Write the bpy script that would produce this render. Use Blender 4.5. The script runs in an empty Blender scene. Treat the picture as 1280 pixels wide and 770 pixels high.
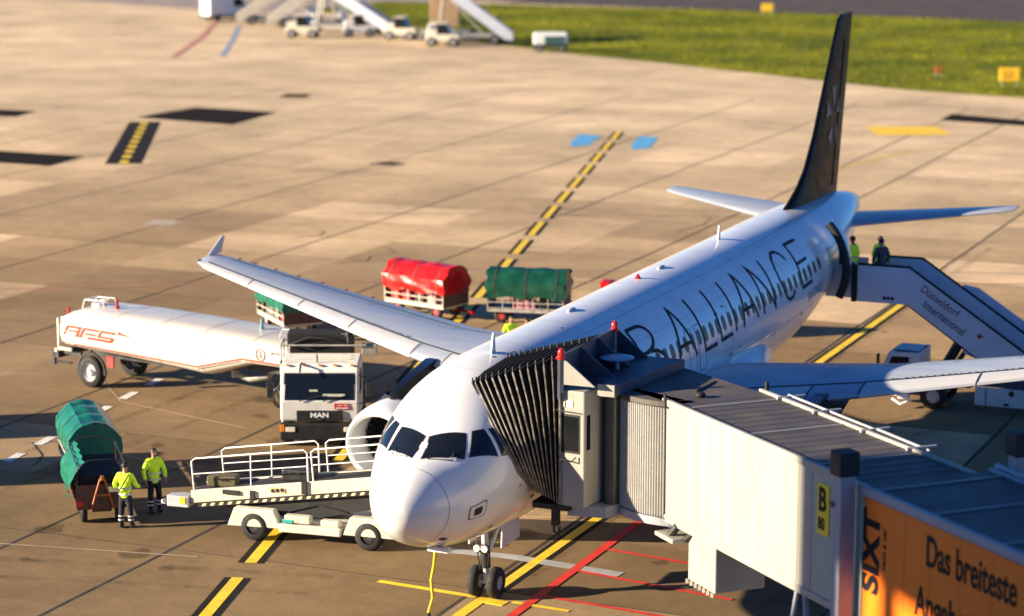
import bpy, bmesh, math, random
import numpy as np
from mathutils import Vector, Matrix
random.seed(7)
S = bpy.context.scene
COL = S.collection
R = math.radians
PI = math.pi

# ---------------------------------------------------------------- camera, sky, sun, exposure
cam = bpy.data.cameras.new('camera'); co = bpy.data.objects.new('camera', cam); COL.objects.link(co)
co.location = (22.402, -46.018, 17.822)
co.rotation_euler = (PI/2 - 0.191196, 0, 0.402217)
cam.sensor_width = 36; cam.lens = 3041.59/1280*36
cam.clip_start = 0.5; cam.clip_end = 6000
cam.dof.use_dof = True; cam.dof.focus_distance = 60.0
cam.dof.aperture_fstop = (cam.lens/1000)/0.195
S.camera = co
SUN_EL, SUN_AZ = 15.5, 34.0        # the light travels towards +X,+Y at this angle
W = bpy.data.worlds.new('World'); S.world = W; W.use_nodes = True
nt = W.node_tree; nt.nodes.clear()
wo = nt.nodes.new('ShaderNodeOutputWorld'); bg = nt.nodes.new('ShaderNodeBackground'); sk = nt.nodes.new('ShaderNodeTexSky')
sk.sky_type = 'NISHITA'; sk.sun_disc = False; sk.sun_elevation = R(SUN_EL); sk.sun_rotation = R(270-SUN_AZ)
sk.altitude = 2000; sk.air_density = 1.0; sk.dust_density = 0.0; sk.ozone_density = 9
bg.inputs['Strength'].default_value = 0.055
nt.links.new(sk.outputs[0], bg.inputs[0]); nt.links.new(bg.outputs[0], wo.inputs[0])
sl = bpy.data.lights.new('sun', 'SUN'); sl.energy = 5.0; sl.angle = R(0.53); sl.color = (1.0, 0.83, 0.60)
so = bpy.data.objects.new('sun', sl); COL.objects.link(so)
sd = Vector((math.cos(R(SUN_AZ))*math.cos(R(SUN_EL)), math.sin(R(SUN_AZ))*math.cos(R(SUN_EL)), -math.sin(R(SUN_EL))))
so.rotation_euler = sd.to_track_quat('-Z', 'Y').to_euler(); so.location = (-60, -40, 60)
S.view_settings.view_transform = 'Standard'; S.view_settings.look = 'None'
S.view_settings.exposure = 1.6; S.view_settings.gamma = 1.0; S.view_settings.use_curve_mapping = False
S.render.engine = 'CYCLES'; S.cycles.use_denoising = True
S.cycles.max_bounces = 6; S.cycles.diffuse_bounces = 2; S.cycles.glossy_bounces = 3; S.cycles.sample_clamp_indirect = 6

# ---------------------------------------------------------------- materials
MATS = {}
def srgb(h):
    return tuple(((c/255/12.92) if c/255 <= .04045 else ((c/255+.055)/1.055)**2.4) for c in h)
def mat(name, col, rough=.5, metal=0., var=.12, scale=3., bump=0., spec=.5, coat=0., emit=None, trans=0., stretch=(1, 1, 1), grime=0.):
    """plain surface with procedural unevenness in tone, gloss and relief"""
    if name in MATS: return MATS[name]
    m = bpy.data.materials.new(name); m.use_nodes = True; t = m.node_tree; b = t.nodes['Principled BSDF']
    b.inputs['Roughness'].default_value = rough; b.inputs['Metallic'].default_value = metal
    b.inputs['Specular IOR Level'].default_value = spec
    if coat: b.inputs['Coat Weight'].default_value = coat; b.inputs['Coat Roughness'].default_value = .06
    if trans: b.inputs['Transmission Weight'].default_value = trans
    if emit: b.inputs['Emission Color'].default_value = (*emit[:3], 1); b.inputs['Emission Strength'].default_value = emit[3]
    g = t.nodes.new('ShaderNodeNewGeometry'); mp = t.nodes.new('ShaderNodeMapping'); mp.inputs['Scale'].default_value = stretch
    t.links.new(g.outputs['Position'], mp.inputs['Vector'])
    n = t.nodes.new('ShaderNodeTexNoise'); n.inputs['Scale'].default_value = scale; n.inputs['Detail'].default_value = 5
    t.links.new(mp.outputs[0], n.inputs['Vector'])
    r = t.nodes.new('ShaderNodeMapRange'); r.inputs[1].default_value = .3; r.inputs[2].default_value = .7
    r.inputs[3].default_value = 1-var; r.inputs[4].default_value = 1+var
    t.links.new(n.outputs['Fac'], r.inputs[0])
    mx = t.nodes.new('ShaderNodeMix'); mx.data_type = 'RGBA'; mx.blend_type = 'MULTIPLY'; mx.inputs[0].default_value = 1
    mx.inputs[6].default_value = (*col, 1); t.links.new(r.outputs[0], mx.inputs[7])
    out = mx.outputs[2]
    if grime:
        n2 = t.nodes.new('ShaderNodeTexNoise'); n2.inputs['Scale'].default_value = scale*.45; n2.inputs['Detail'].default_value = 8; n2.inputs['Roughness'].default_value = .7
        t.links.new(mp.outputs[0], n2.inputs['Vector'])
        r2 = t.nodes.new('ShaderNodeMapRange'); r2.inputs[1].default_value = .52; r2.inputs[2].default_value = .75; r2.inputs[4].default_value = grime
        t.links.new(n2.outputs['Fac'], r2.inputs[0])
        m2 = t.nodes.new('ShaderNodeMix'); m2.data_type = 'RGBA'; t.links.new(r2.outputs[0], m2.inputs[0])
        t.links.new(out, m2.inputs[6]); m2.inputs[7].default_value = (.10, .075, .05, 1); out = m2.outputs[2]
    t.links.new(out, b.inputs['Base Color'])
    if rough > .1:
        r3 = t.nodes.new('ShaderNodeMapRange'); r3.inputs[1].default_value = .3; r3.inputs[2].default_value = .7
        r3.inputs[3].default_value = max(.04, rough*.8); r3.inputs[4].default_value = min(1, rough*1.2)
        t.links.new(n.outputs['Fac'], r3.inputs[0]); t.links.new(r3.outputs[0], b.inputs['Roughness'])
    if bump:
        bp = t.nodes.new('ShaderNodeBump'); bp.inputs['Strength'].default_value = bump; bp.inputs['Distance'].default_value = .02
        t.links.new(n.outputs['Fac'], bp.inputs['Height']); t.links.new(bp.outputs[0], b.inputs['Normal'])
    MATS[name] = m
    return m
M_white = mat('aircraft_white', (.74, .745, .75), .22, var=.05, scale=.9, coat=.4, grime=.07, bump=.012)
M_wing = mat('wing_grey', (.40, .44, .50), .33, var=.06, scale=1.0, stretch=(.4, 2, 1))
M_slat = mat('slat_bare', (.60, .60, .59), .28, var=.05, scale=1.5)
M_navy = mat('fin_black', (.006, .005, .005), .42, var=.2, spec=.07)
M_star = mat('fin_emblem_silver', (.13, .13, .14), .5)
M_ink = mat('letter_black', (.008, .009, .014), .6, spec=.2)
M_line = mat('panel_line', (.03, .033, .04), .7)
M_cglass = mat('cockpit_glass', (.008, .010, .014), .04, var=.05, spec=.7)
M_wglass = mat('cabin_glass', (.012, .012, .014), .35, spec=.25)
M_wframe = mat('window_rim', (.22, .19, .14), .5)
M_chrome = mat('bare_metal', (.62, .62, .63), .22, 1., var=.06)
M_dmetal = mat('dark_metal', (.06, .06, .065), .45, .6)
M_black = mat('black', (.012, .012, .013), .6)
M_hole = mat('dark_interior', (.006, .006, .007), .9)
M_tyre = mat('tyre', (.014, .014, .015), .8, scale=20, bump=.2)
M_rim = mat('wheel_rim', (.42, .42, .43), .45, .2)
M_redrim = mat('red_rim', (.35, .03, .03), .5)
M_cream = mat('vehicle_cream', (.62, .57, .46), .4, var=.08, scale=2, grime=.22)
M_tank = mat('tank_white', (.64, .60, .53), .28, var=.05, scale=.8, coat=.3, grime=.06)
M_cab = mat('cab_white', (.80, .78, .73), .33, var=.06, grime=.08)
M_red = mat('stripe_red', (.38, .025, .02), .45)
M_glass = mat('vehicle_glass', (.008, .010, .012), .06, spec=.35)
M_lens = mat('lamp_lens', (.8, .75, .62), .15)
M_amber = mat('amber_lens', (.75, .25, .02), .25)
M_redlens = mat('red_lens', (.55, .012, .012), .18, coat=.4)
M_green = mat('green_tarp', (.004, .125, .08), .38, var=.25, scale=2.5, bump=.5)
M_dgreen = mat('dark_green_tarp', (.004, .06, .035), .38, var=.25, scale=2.5, bump=.5)
M_redtarp = mat('red_tarp', (.50, .008, .008), .30, var=.2, scale=2.2, bump=.5)
M_galv = mat('galvanised', (.42, .40, .36), .5, .4, var=.2, scale=6)
M_rust = mat('rusty_steel', (.10, .045, .03), .7, var=.4, scale=8)
M_orange = mat('orange_paint', (.62, .17, .03), .5)
M_yellow = mat('yellow_paint', (.75, .52, .03), .5, var=.15)
M_bridge = mat('bridge_cream', (.35, .34, .295), .5, var=.08, scale=1.6, stretch=(1, 1, .12), grime=.22)
M_bpale = mat('bridge_pale_green', (.32, .37, .33), .5, var=.05)
M_roof = mat('bridge_roof', (.085, .073, .065), .62, var=.2, scale=1.3, bump=.2)
M_seam = mat('roof_seam', (.20, .19, .18), .5)
M_bgrey = mat('bridge_grey', (.30, .31, .35), .5, var=.08)
M_slate_shade = mat('slate_and_shade', (.055, .06, .085), .5)  # slate darkened so the shade of the cab recess sits in the colour
M_rub = mat('bellows_fabric', (.010, .009, .008), .75, scale=6, bump=.3)
M_rib = mat('bellows_rib', (.21, .185, .145), .7, var=.6, scale=7)
M_curt = mat('curtain_slats', (.42, .41, .385), .4, var=.05)
M_bill = mat('billboard_orange', (.95, .185, .004), .45, var=.04)
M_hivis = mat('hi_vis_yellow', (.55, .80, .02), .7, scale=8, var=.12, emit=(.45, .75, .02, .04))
M_tape = mat('reflective_tape', (.6, .6, .58), .35)
M_trou = mat('navy_trousers', (.012, .014, .026), .85, scale=8, var=.2)
M_skin = mat('skin', (.42, .22, .14), .5, var=.05)
M_hair = mat('dark_hair', (.010, .008, .007), .6)
M_grey = mat('grey_jacket', (.06, .065, .085), .8)
M_boot = mat('boot', (.012, .011, .010), .6)
M_stair = mat('stairs_blue_grey', (.66, .70, .77), .4, var=.06, scale=1.2)
M_hose = mat('rubber_hose', (.015, .015, .015), .5)
M_terminal = mat('terminal_render', (.42, .40, .37), .8, scale=.5)
M_wht = mat('white_paint', (.78, .78, .76), .45, var=.06)

# ---------------------------------------------------------------- mesh helpers
class MB:
    def __init__(s): s.v = []; s.f = []; s.mi = []
    def add(s, vs, fs, mi=0, M=None):
        o = len(s.v)
        for p in vs:
            p = Vector(p)
            s.v.append(M @ p if M is not None else p)
        for f in fs: s.f.append([i+o for i in f]); s.mi.append(mi)
        return s
    def box(s, c, d, mi=0, M=None, rz=0., top=(1, 1)):
        x, y, z = d[0]/2, d[1]/2, d[2]/2
        rm = Matrix.Rotation(rz, 4, 'Z')
        vs = [Vector(c) + rm @ Vector(p) for p in [(-x, -y, -z), (x, -y, -z), (x, y, -z), (-x, y, -z), (-x*top[0], -y*top[1], z), (x*top[0], -y*top[1], z), (x*top[0], y*top[1], z), (-x*top[0], y*top[1], z)]]
        return s.add(vs, [(0, 3, 2, 1), (4, 5, 6, 7), (0, 1, 5, 4), (1, 2, 6, 5), (2, 3, 7, 6), (3, 0, 4, 7)], mi, M)
    def cyl(s, a, b, r0, r1=None, n=16, mi=0, M=None, cap=True):
        a = Vector(a); b = Vector(b); r1 = r0 if r1 is None else r1
        d = (b-a).normalized(); u = d.orthogonal().normalized(); w = d.cross(u)
        vs = [a + r0*(math.cos(2*PI*i/n)*u + math.sin(2*PI*i/n)*w) for i in range(n)] + [b + r1*(math.cos(2*PI*i/n)*u + math.sin(2*PI*i/n)*w) for i in range(n)]
        fs = [(i, (i+1) % n, n+(i+1) % n, n+i) for i in range(n)]
        if cap: fs += [tuple(range(n-1, -1, -1)), tuple(range(n, 2*n))]
        return s.add(vs, fs, mi, M)
    def tube(s, pts, r, n=8, mi=0, M=None, closed=False):
        pts = [Vector(p) for p in pts]; k = len(pts); rings = []
        up = None
        for i, p in enumerate(pts):
            if closed: d = (pts[(i+1) % k]-pts[i-1]).normalized()
            else: d = (pts[min(i+1, k-1)]-pts[max(i-1, 0)]).normalized()
            u = d.orthogonal().normalized() if up is None else (up - d*up.dot(d)).normalized()
            up = u; w = d.cross(u)
            rr = r[i] if isinstance(r, (list, tuple)) else r
            rings.append([p + rr*(math.cos(2*PI*j/n)*u + math.sin(2*PI*j/n)*w) for j in range(n)])
        return s.loft(rings, mi=mi, M=M, cap=not closed, closed=closed)
    def loft(s, rings, mi=0, M=None, cap=True, closed=False, loop=True):
        n = len(rings[0]); k = len(rings); vs = [p for r in rings for p in r]; fs = []
        for i in range(k if closed else k-1):
            a = i*n; b = ((i+1) % k)*n
            for j in range(n if loop else n-1):
                j2 = (j+1) % n; fs.append((a+j, a+j2, b+j2, b+j))
        if cap and not closed and loop: fs += [tuple(range(n-1, -1, -1)), tuple(range((k-1)*n, k*n))]
        return s.add(vs, fs, mi, M)
    def lathe(s, prof, c=(0, 0, 0), axis='Z', n=32, mi=0, M=None):
        """prof: (radius, along) pairs"""
        rings = []
        for r, h in prof:
            ring = []
            for j in range(n):
                a = 2*PI*j/n; x, y = r*math.cos(a), r*math.sin(a)
                ring.append(Vector(c)+Vector({'Z': (x, y, h), 'Y': (y, h, x), 'X': (h, x, y)}[axis]))
            rings.append(ring)
        return s.loft(rings, mi=mi, M=M, cap=False)
    def prism(s, poly, a, b, axis='Y', mi=0, M=None):
        """2-D polygon pushed from a to b along axis"""
        def P(p, h): return {'Y': (p[0], h, p[1]), 'X': (h, p[0], p[1]), 'Z': (p[0], p[1], h)}[axis]
        n = len(poly); vs = [P(p, a) for p in poly] + [P(p, b) for p in poly]
        fs = [(i, (i+1) % n, n+(i+1) % n, n+i) for i in range(n)] + [tuple(range(n-1, -1, -1)), tuple(range(n, 2*n))]
        return s.add(vs, fs, mi, M)
    def quad(s, pts, mi=0, M=None): return s.add(pts, [tuple(range(len(pts)))], mi, M)
    def sphere(s, c, r, n=12, mi=0, M=None, sc=(1, 1, 1)):
        rings = []
        for i in range(1, n):
            ph = PI*i/n
            rings.append([Vector((c[0]+sc[0]*r*math.sin(ph)*math.cos(2*PI*j/n), c[1]+sc[1]*r*math.sin(ph)*math.sin(2*PI*j/n), c[2]+sc[2]*r*math.cos(ph))) for j in range(n)])
        return s.loft(rings, mi=mi, M=M)
    def build(s, name, mats, parent=None, smooth=40, bevel=0., fixn=True):
        me = bpy.data.meshes.new(name); me.from_pydata([tuple(p) for p in s.v], [], s.f)
        if not isinstance(mats, (list, tuple)): mats = [mats]
        for m in mats: me.materials.append(m)
        me.polygons.foreach_set('material_index', s.mi)
        bm = bmesh.new(); bm.from_mesh(me)
        if fixn: bmesh.ops.recalc_face_normals(bm, faces=bm.faces)
        if smooth:
            for f in bm.faces: f.smooth = True
            for e in bm.edges:
                if len(e.link_faces) == 2 and e.calc_face_angle(0) > R(smooth): e.smooth = False
        bm.to_mesh(me); bm.free()
        return link(name, me, parent, bevel)
def wloc(o):
    v = Vector((0, 0, 0))
    while o is not None: v = v + o.location; o = o.parent
    return v
def link(name, me, parent=None, bevel=0.):
    o = bpy.data.objects.new(name, me); COL.objects.link(o)
    if parent is not None: o.parent = parent
    if bevel:
        b = o.modifiers.new('bevel', 'BEVEL'); b.width = bevel; b.segments = 2; b.limit_method = 'ANGLE'; b.angle_limit = R(40); b.harden_normals = False
    return o
def tag(o, label, cat, group=None, kind=None):
    if label: o['label'] = label
    if cat: o['category'] = cat
    if group: o['group'] = group
    if kind: o['kind'] = kind
    return o
def thing(name, label, cat, loc=(0, 0, 0), rz=0., group=None):
    o = bpy.data.objects.new(name, None); COL.objects.link(o); o.empty_display_size = .3
    o.location = loc; o.rotation_euler = (0, 0, rz)
    return tag(o, label, cat, group)
def struct(name, mb, m, smooth=0, kind='structure'):
    o = mb.build(name, m, None, smooth); o['kind'] = kind; return o
def copy_tree(o, parent=None):
    c = o.copy(); COL.objects.link(c)
    if parent is not None: c.parent = parent
    for ch in list(o.children):
        copy_tree(ch, c)
    return c
def text_mesh(txt, size, align='LEFT', ext=.003, bold=0., sx=1.):
    cu = bpy.data.curves.new('text', 'FONT'); cu.body = txt; cu.size = size; cu.align_x = align; cu.extrude = ext; cu.offset = bold
    o = bpy.data.objects.new('text', cu); COL.objects.link(o)
    dg = bpy.context.evaluated_depsgraph_get(); dg.update()
    me = bpy.data.meshes.new_from_object(o.evaluated_get(dg)); bpy.data.objects.remove(o)
    for v in me.vertices: v.co.x *= sx
    return me
def text(name, txt, size, m, parent, origin, right, up, align='LEFT', bold=0., sx=1.):
    """flat lettering whose lower left corner is origin, in parent's space"""
    me = text_mesh(txt, size, align, .003, bold, sx); me.materials.clear(); me.materials.append(m)
    r = Vector(right).normalized(); u = Vector(up).normalized(); n = r.cross(u)
    Mx = Matrix((r, u, n)).transposed().to_4x4(); Mx.translation = Vector(origin)
    me.transform(Mx); return link(name, me, parent)

# ---------------------------------------------------------------- ground
def ground_material():
    m = bpy.data.materials.new('apron_concrete'); m.use_nodes = True; t = m.node_tree; b = t.nodes['Principled BSDF']; L = t.links.new; N = t.nodes.new
    g = N('ShaderNodeNewGeometry'); sp = N('ShaderNodeSeparateXYZ'); L(g.outputs['Position'], sp.inputs[0])
    def math_(op, a, bb=None):
        n = N('ShaderNodeMath'); n.operation = op
        for i, x in enumerate((a, bb)):
            if x is None: continue
            if isinstance(x, (int, float)): n.inputs[i].default_value = x
            else: L(x, n.inputs[i])
        return n.outputs[0]
    # slabs 7.85 x 5.1 m, each cast in its own tone
    fx = math_('FLOOR', math_('DIVIDE', math_('ADD', sp.outputs[0], 0.4), 8.1)); fy = math_('FLOOR', math_('DIVIDE', math_('SUBTRACT', sp.outputs[1], 0.5), 5.05))
    cb = N('ShaderNodeCombineXYZ'); L(fx, cb.inputs[0]); L(fy, cb.inputs[1])
    wn = N('ShaderNodeTexWhiteNoise'); wn.noise_dimensions = '2D'; L(cb.outputs[0], wn.inputs['Vector'])
    slab = N('ShaderNodeValToRGB'); e = slab.color_ramp.elements
    e[0].position = 0; e[0].color = (.25, .162, .074, 1); e[1].position = 1; e[1].color = (.62, .44, .25, 1)
    e2 = slab.color_ramp.elements.new(.72); e2.color = (.36, .242, .118, 1)
    L(wn.outputs['Value'], slab.inputs[0])
    # the tone lightens from the stand to the far apron
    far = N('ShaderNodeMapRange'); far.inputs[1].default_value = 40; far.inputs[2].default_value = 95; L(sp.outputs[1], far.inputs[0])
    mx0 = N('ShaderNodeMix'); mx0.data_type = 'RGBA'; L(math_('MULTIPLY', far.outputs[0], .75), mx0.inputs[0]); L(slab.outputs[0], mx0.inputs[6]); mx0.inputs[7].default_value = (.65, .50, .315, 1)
    def noise(scale, det=6, ro=.6, st=(1, 1, 1)):
        mp = N('ShaderNodeMapping'); mp.inputs['Scale'].default_value = st; L(g.outputs['Position'], mp.inputs[0])
        n = N('ShaderNodeTexNoise'); n.inputs['Scale'].default_value = scale; n.inputs['Detail'].default_value = det; n.inputs['Roughness'].default_value = ro
        L(mp.outputs[0], n.inputs['Vector']); return n.outputs['Fac']
    def mul(col, fac, lo, hi, a=.3, bb=.7):
        r = N('ShaderNodeMapRange'); r.inputs[1].default_value = a; r.inputs[2].default_value = bb; r.inputs[3].default_value = lo; r.inputs[4].default_value = hi; L(fac, r.inputs[0])
        x = N('ShaderNodeMix'); x.data_type = 'RGBA'; x.blend_type = 'MULTIPLY'; x.inputs[0].default_value = 1; L(col, x.inputs[6]); L(r.outputs[0], x.inputs[7]); return x.outputs[2]
    c = mx0.outputs[2]
    c = mul(c, sp.outputs[1], .74, 1.16, 4, 42)          # darkest at the stand, lighter further back
    c = mul(c, noise(.16, 7, .65), .72, 1.22)
    c = mul(c, noise(.05, 4, .5, (.5, 1, 1)), .80, 1.15)
    c = mul(c, noise(1.6, 6, .7), .86, 1.10)
    c = mul(c, noise(14, 3, .7), .80, 1.16)
    c = mul(c, noise(.55, 5, .7, (.35, 1.6, 1)), .72, 1.0, .26, .42)      # oil and tyre marks
    L(c, b.inputs['Base Color']); b.inputs['Roughness'].default_value = .85; b.inputs['Specular IOR Level'].default_value = .25
    bp = N('ShaderNodeBump'); bp.inputs['Strength'].default_value = .35; bp.inputs['Distance'].default_value = .02; L(noise(22, 4, .75), bp.inputs['Height']); L(bp.outputs[0], b.inputs['Normal'])
    return m
def flat(pts, z, mb=None):
    mb = mb or MB(); return mb.add([(p[0], p[1], z) for p in pts], [tuple(range(len(pts)))])
def strip(mb, pts, w, z):
    """ribbon of width w along a ground polyline"""
    P = [Vector((p[0], p[1], 0)) for p in pts]
    Ls, Rs = [], []
    for i, p in enumerate(P):
        d = (P[min(i+1, len(P)-1)]-P[max(i-1, 0)]).normalized(); n = Vector((-d.y, d.x, 0))*w/2
        Ls.append((p.x+n.x, p.y+n.y, z)); Rs.append((p.x-n.x, p.y-n.y, z))
    k = len(P); return mb.add(Ls+Rs, [(i, k+i, k+i+1, i+1) for i in range(k-1)])
def dashes(mb, a, b, on, off, w, z, start=0.):
    a = Vector((*a, 0)); b = Vector((*b, 0)); d = (b-a).normalized(); L = (b-a).length; t = start
    while t < L:
        strip(mb, [a+d*t, a+d*min(t+on, L)], w, z); t += on+off
    return mb

mb = MB(); n = 12
for i in range(n):
    for j in range(n): flat([(-1500+3000*i/n, -1000+3000*j/n), (-1500+3000*(i+1)/n, -1000+3000*j/n), (-1500+3000*(i+1)/n, -1000+3000*(j+1)/n), (-1500+3000*i/n, -1000+3000*(j+1)/n)], 0, mb)
struct('apron', mb, ground_material())
# slab joints with tar
rj = random.Random(3)
M_joint = mat('joint_tar', (.035, .026, .018), .8, scale=2, var=.4)
mb = MB()
for x in (-69.5, -61.4, -53.3, -45.4, -36.9, -27.9, -20.6, -13.0, -8.95, -0.42, 7.8, 15.7, 23.6):
    pts = [(x+rj.uniform(-.04, .04)+.006*(50-y)*.0, y) for y in range(-20, 118, 3)]
    strip(mb, pts, .11 if x > -30 else .10, .003)
for y in (-4.6, 5.55, 15.65, 25.75, 35.85, 46.0, 51.0, 61.1, 71.2, 81.3):
    strip(mb, [(x, y+rj.uniform(-.04, .04)) for x in range(-75, 30, 3)], .04, .0034)
struct('slab_joints', mb, M_joint)
# cracks
mb = MB()
for pts in [[(-24.3, 44.9), (-23.6, 46.2), (-23.9, 47.3), (-23.3, 48.4), (-24.1, 49.3)], [(-29.2, 50.2), (-28.5, 51.3), (-28.9, 52.5)], [(-33.6, 53.2), (-31.9, 53.4)], [(-37.6, 51.6), (-35.2, 54.3)],
            [(-18.6, 13.6), (-17.4, 12.4), (-17.0, 11.2)], [(-3.2, 33.0), (-2.4, 33.4), (-1.9, 33.0), (-1.5, 33.6)], [(-13.9, 58.6), (-13.4, 61.0), (-13.7, 63.0)]]:
    fine = []
    for a, b in zip(pts[:-1], pts[1:]):
        for k in range(4): fine.append((a[0]+(b[0]-a[0])*k/4+rj.uniform(-.06, .06), a[1]+(b[1]-a[1])*k/4+rj.uniform(-.06, .06)))
    strip(mb, fine+[pts[-1]], .07, .0042)
struct('concrete_cracks', mb, M_joint)
# patches of dark new asphalt, pale repaired concrete and pit lids
M_asph = mat('patch_asphalt', (.016, .011, .008), .95, scale=1.5, var=.25, spec=.08)
mb = MB()
flat([(-61.5, 88.9), (-53.7, 87.8), (-54.4, 95.0), (-60.8, 95.5)], .006, mb)
flat([(-64.0, 71.2), (-53.7, 70.9), (-53.3, 66.6), (-64.0, 67.0)], .006, mb)
flat([(-78, 85.5), (-68.8, 86.2), (-69.5, 89.5), (-78, 89)], .006, mb)
flat([(-13.2, 107.7), (-7.6, 106.7), (4, 106.2), (4, 109.4), (-8.2, 109.8), (-13.3, 111.6)], .006, mb)
flat([(-59.0, 103.6), (-57.2, 104.2), (-57.6, 106.2), (-59.4, 105.6)], .006, mb)
struct('asphalt_patches', mb, M_asph)
mb = MB()
flat([(-37.6, 50.9), (-36.2, 51.2), (-36.5, 52.6), (-37.9, 52.3)], .0065, mb)
struct('repaired_concrete', mb, mat('pale_concrete', (.42, .34, .25), .8))
mb = MB(); mb.cyl((-36.5, 74.7, 0), (-36.5, 74.7, .012), 1.0, n=32)
struct('pit_ring', mb, mat('pit_ring_stain', (.24, .17, .10), .8))
mb = MB(); mb.box((-36.5, 74.9, .016), (1.0, .8, .012)); struct('pit_lid', mb, M_asph)
# painted markings
K_blk = mat('marking_black', (.015, .013, .011), .85, spec=.15, var=.25, scale=4)
K_yel = mat('marking_yellow', (.80, .54, .025), .65, var=.14, scale=3, grime=.2)
K_red = mat('marking_red', (.62, .035, .02), .65, var=.15, scale=3, grime=.2)
K_wht = mat('marking_white', (.72, .70, .66), .65, var=.12, scale=3)
K_gry = mat('marking_grey', (.36, .36, .36), .65, var=.15, scale=3, grime=.3)
K_blu = mat('marking_blue', (.10, .36, .62), .65, var=.1)
K_pnk = mat('marking_faded_red', (.46, .19, .13), .7, var=.15)
K_fad = mat('marking_faded_white', (.40, .32, .23), .7, var=.15)
mb = MB()
strip(mb, [(0, 5.3), (0, 45.6)], .54, .009); 
A, B = (-5.05, -0.3), (-29.9, 93.8)
dashes(mb, A, B, 3.9, 1.25, .66, .009, .6)
strip(mb, [(-50.0, 69.0), (-59.6, 87.0)], 2.0, .009)
struct('line_borders_black', mb, K_blk)
mb = MB()
strip(mb, [(0, 5.0), (0, 45.6)], .27, .013); strip(mb, [(0, -9), (0, 4.86)], .29, .013)
strip(mb, [(-2.9, 5.15), (-.2, 4.93)], .20, .013); strip(mb, [(.75, 4.9), (2.25, 4.78)], .16, .013)
mb.box((.28, 4.75, .006), (.75, .34, .02), rz=-.1)
dashes(mb, A, B, 3.9, 1.25, .30, .013, .6)
dashes(mb, (-50.1, 69.2), (-59.5, 86.8), 1.25, 1.05, .5, .013)
strip(mb, [(-14.5, 79.0), (-12.9, 82.8), (-11.3, 91.0), (-8.8, 95.0), (-5.8, 98.1), (4, 103)], .16, .013)
struct('yellow_markings', mb, K_yel)
mb = MB(); flat([(-16.65, 102.4), (-14.75, 98.25), (-10.7, 100.4), (-12.6, 104.1)], .013, mb); struct('yellow_stand_panel', mb, mat('panel_yellow', (.88, .56, .02), .6, var=.08))
mb = MB()
strip(mb, [(1.15, -4), (1.15, 13.4)], .24, .017)
for y0, y1, x1 in ((9.85, 9.2, 5.5), (7.82, 7.1, 5.5), (5.62, 5.05, 6.2)): strip(mb, [(1.28, y0), (x1, y1)], .15, .017)
struct('red_markings', mb, K_red)
mb = MB()
dashes(mb, (-17.95, 11.3), (-19.75, 23.6), 1.02, 1.06, .30, .013, .0)
struct('white_dashes', mb, K_wht)
mb = MB()
strip(mb, [(-2.7, 8.15), (-.7, 8.3), (2.35, 7.95)], .42, .011)
struct('grey_guide_marking', mb, K_gry)
mb = MB()
flat([(-30.7, 87.6), (-29.2, 86.7), (-30.2, 91.4), (-31.7, 91.7)], .013, mb); flat([(-26.9, 87.6), (-25.5, 87.0), (-26.7, 92.0), (-28.0, 92.3)], .013, mb)
flat([(-30.7, 87.6), (-29.95, 85.9), (-29.2, 86.7)], .013, mb); flat([(-26.9, 87.6), (-26.1, 86.0), (-25.5, 87.0)], .013, mb)
struct('blue_stand_markings', mb, K_blu)
mb = MB(); strip(mb, [(-40, 29.8), (-34.1, 34.3), (-27, 38.5), (-20.7, 41.9), (-14, 44.7), (-5, 48.3), (3.5, 51.5), (14, 55.2)], .15, .011)
strip(mb, [(-81.7, 127.5), (-89.9, 146.3), (-98.3, 163.5)], .6, .011)
struct('faded_red_lines', mb, K_pnk)
mb = MB(); strip(mb, [(-42, 31.8), (-35.5, 37.0), (-28, 41.2), (-21.4, 44.6), (-14, 47.6), (-5, 51.2), (3, 54.0), (14, 58)], .12, .011)
strip(mb, [(-28, 20.6), (-22.4, 22.9), (-19, 19.2), (-13.5, 17.6)], .06, .011); strip(mb, [(-22, 5.5), (-14, 4.1), (-8, 5.2)], .07, .011); strip(mb, [(-20.3, 14.7), (-12, 12.4), (-8.6, 13.0)], .05, .011)
struct('faded_white_lines', mb, K_fad)
mb = MB(); strip(mb, [(-78.5, 130), (-86, 145), (-93.5, 159.5)], .5, .0105)
struct('faded_blue_line', mb, mat('marking_faded_blue', (.25, .30, .38), .7))
def worn(name, col, thr):
    m = bpy.data.materials.new(name); m.use_nodes = True; t = m.node_tree; b = t.nodes['Principled BSDF']; b.inputs['Base Color'].default_value = (*col, 1); b.inputs['Roughness'].default_value = .8; b.inputs['Specular IOR Level'].default_value = .15
    g = t.nodes.new('ShaderNodeNewGeometry'); n = t.nodes.new('ShaderNodeTexNoise'); n.inputs['Scale'].default_value = 1.1; n.inputs['Detail'].default_value = 9; n.inputs['Roughness'].default_value = .75
    r = t.nodes.new('ShaderNodeMapRange'); r.inputs[1].default_value = thr; r.inputs[2].default_value = thr+.3; r.inputs[4].default_value = .36
    t.links.new(g.outputs['Position'], n.inputs['Vector']); t.links.new(n.outputs['Fac'], r.inputs[0]); t.links.new(r.outputs[0], b.inputs['Alpha']); return m
M_rubm = worn('rubber_marks', (.05, .036, .024), .42)
mb = MB(); rw = random.Random(31); zz_ = .0046
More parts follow.
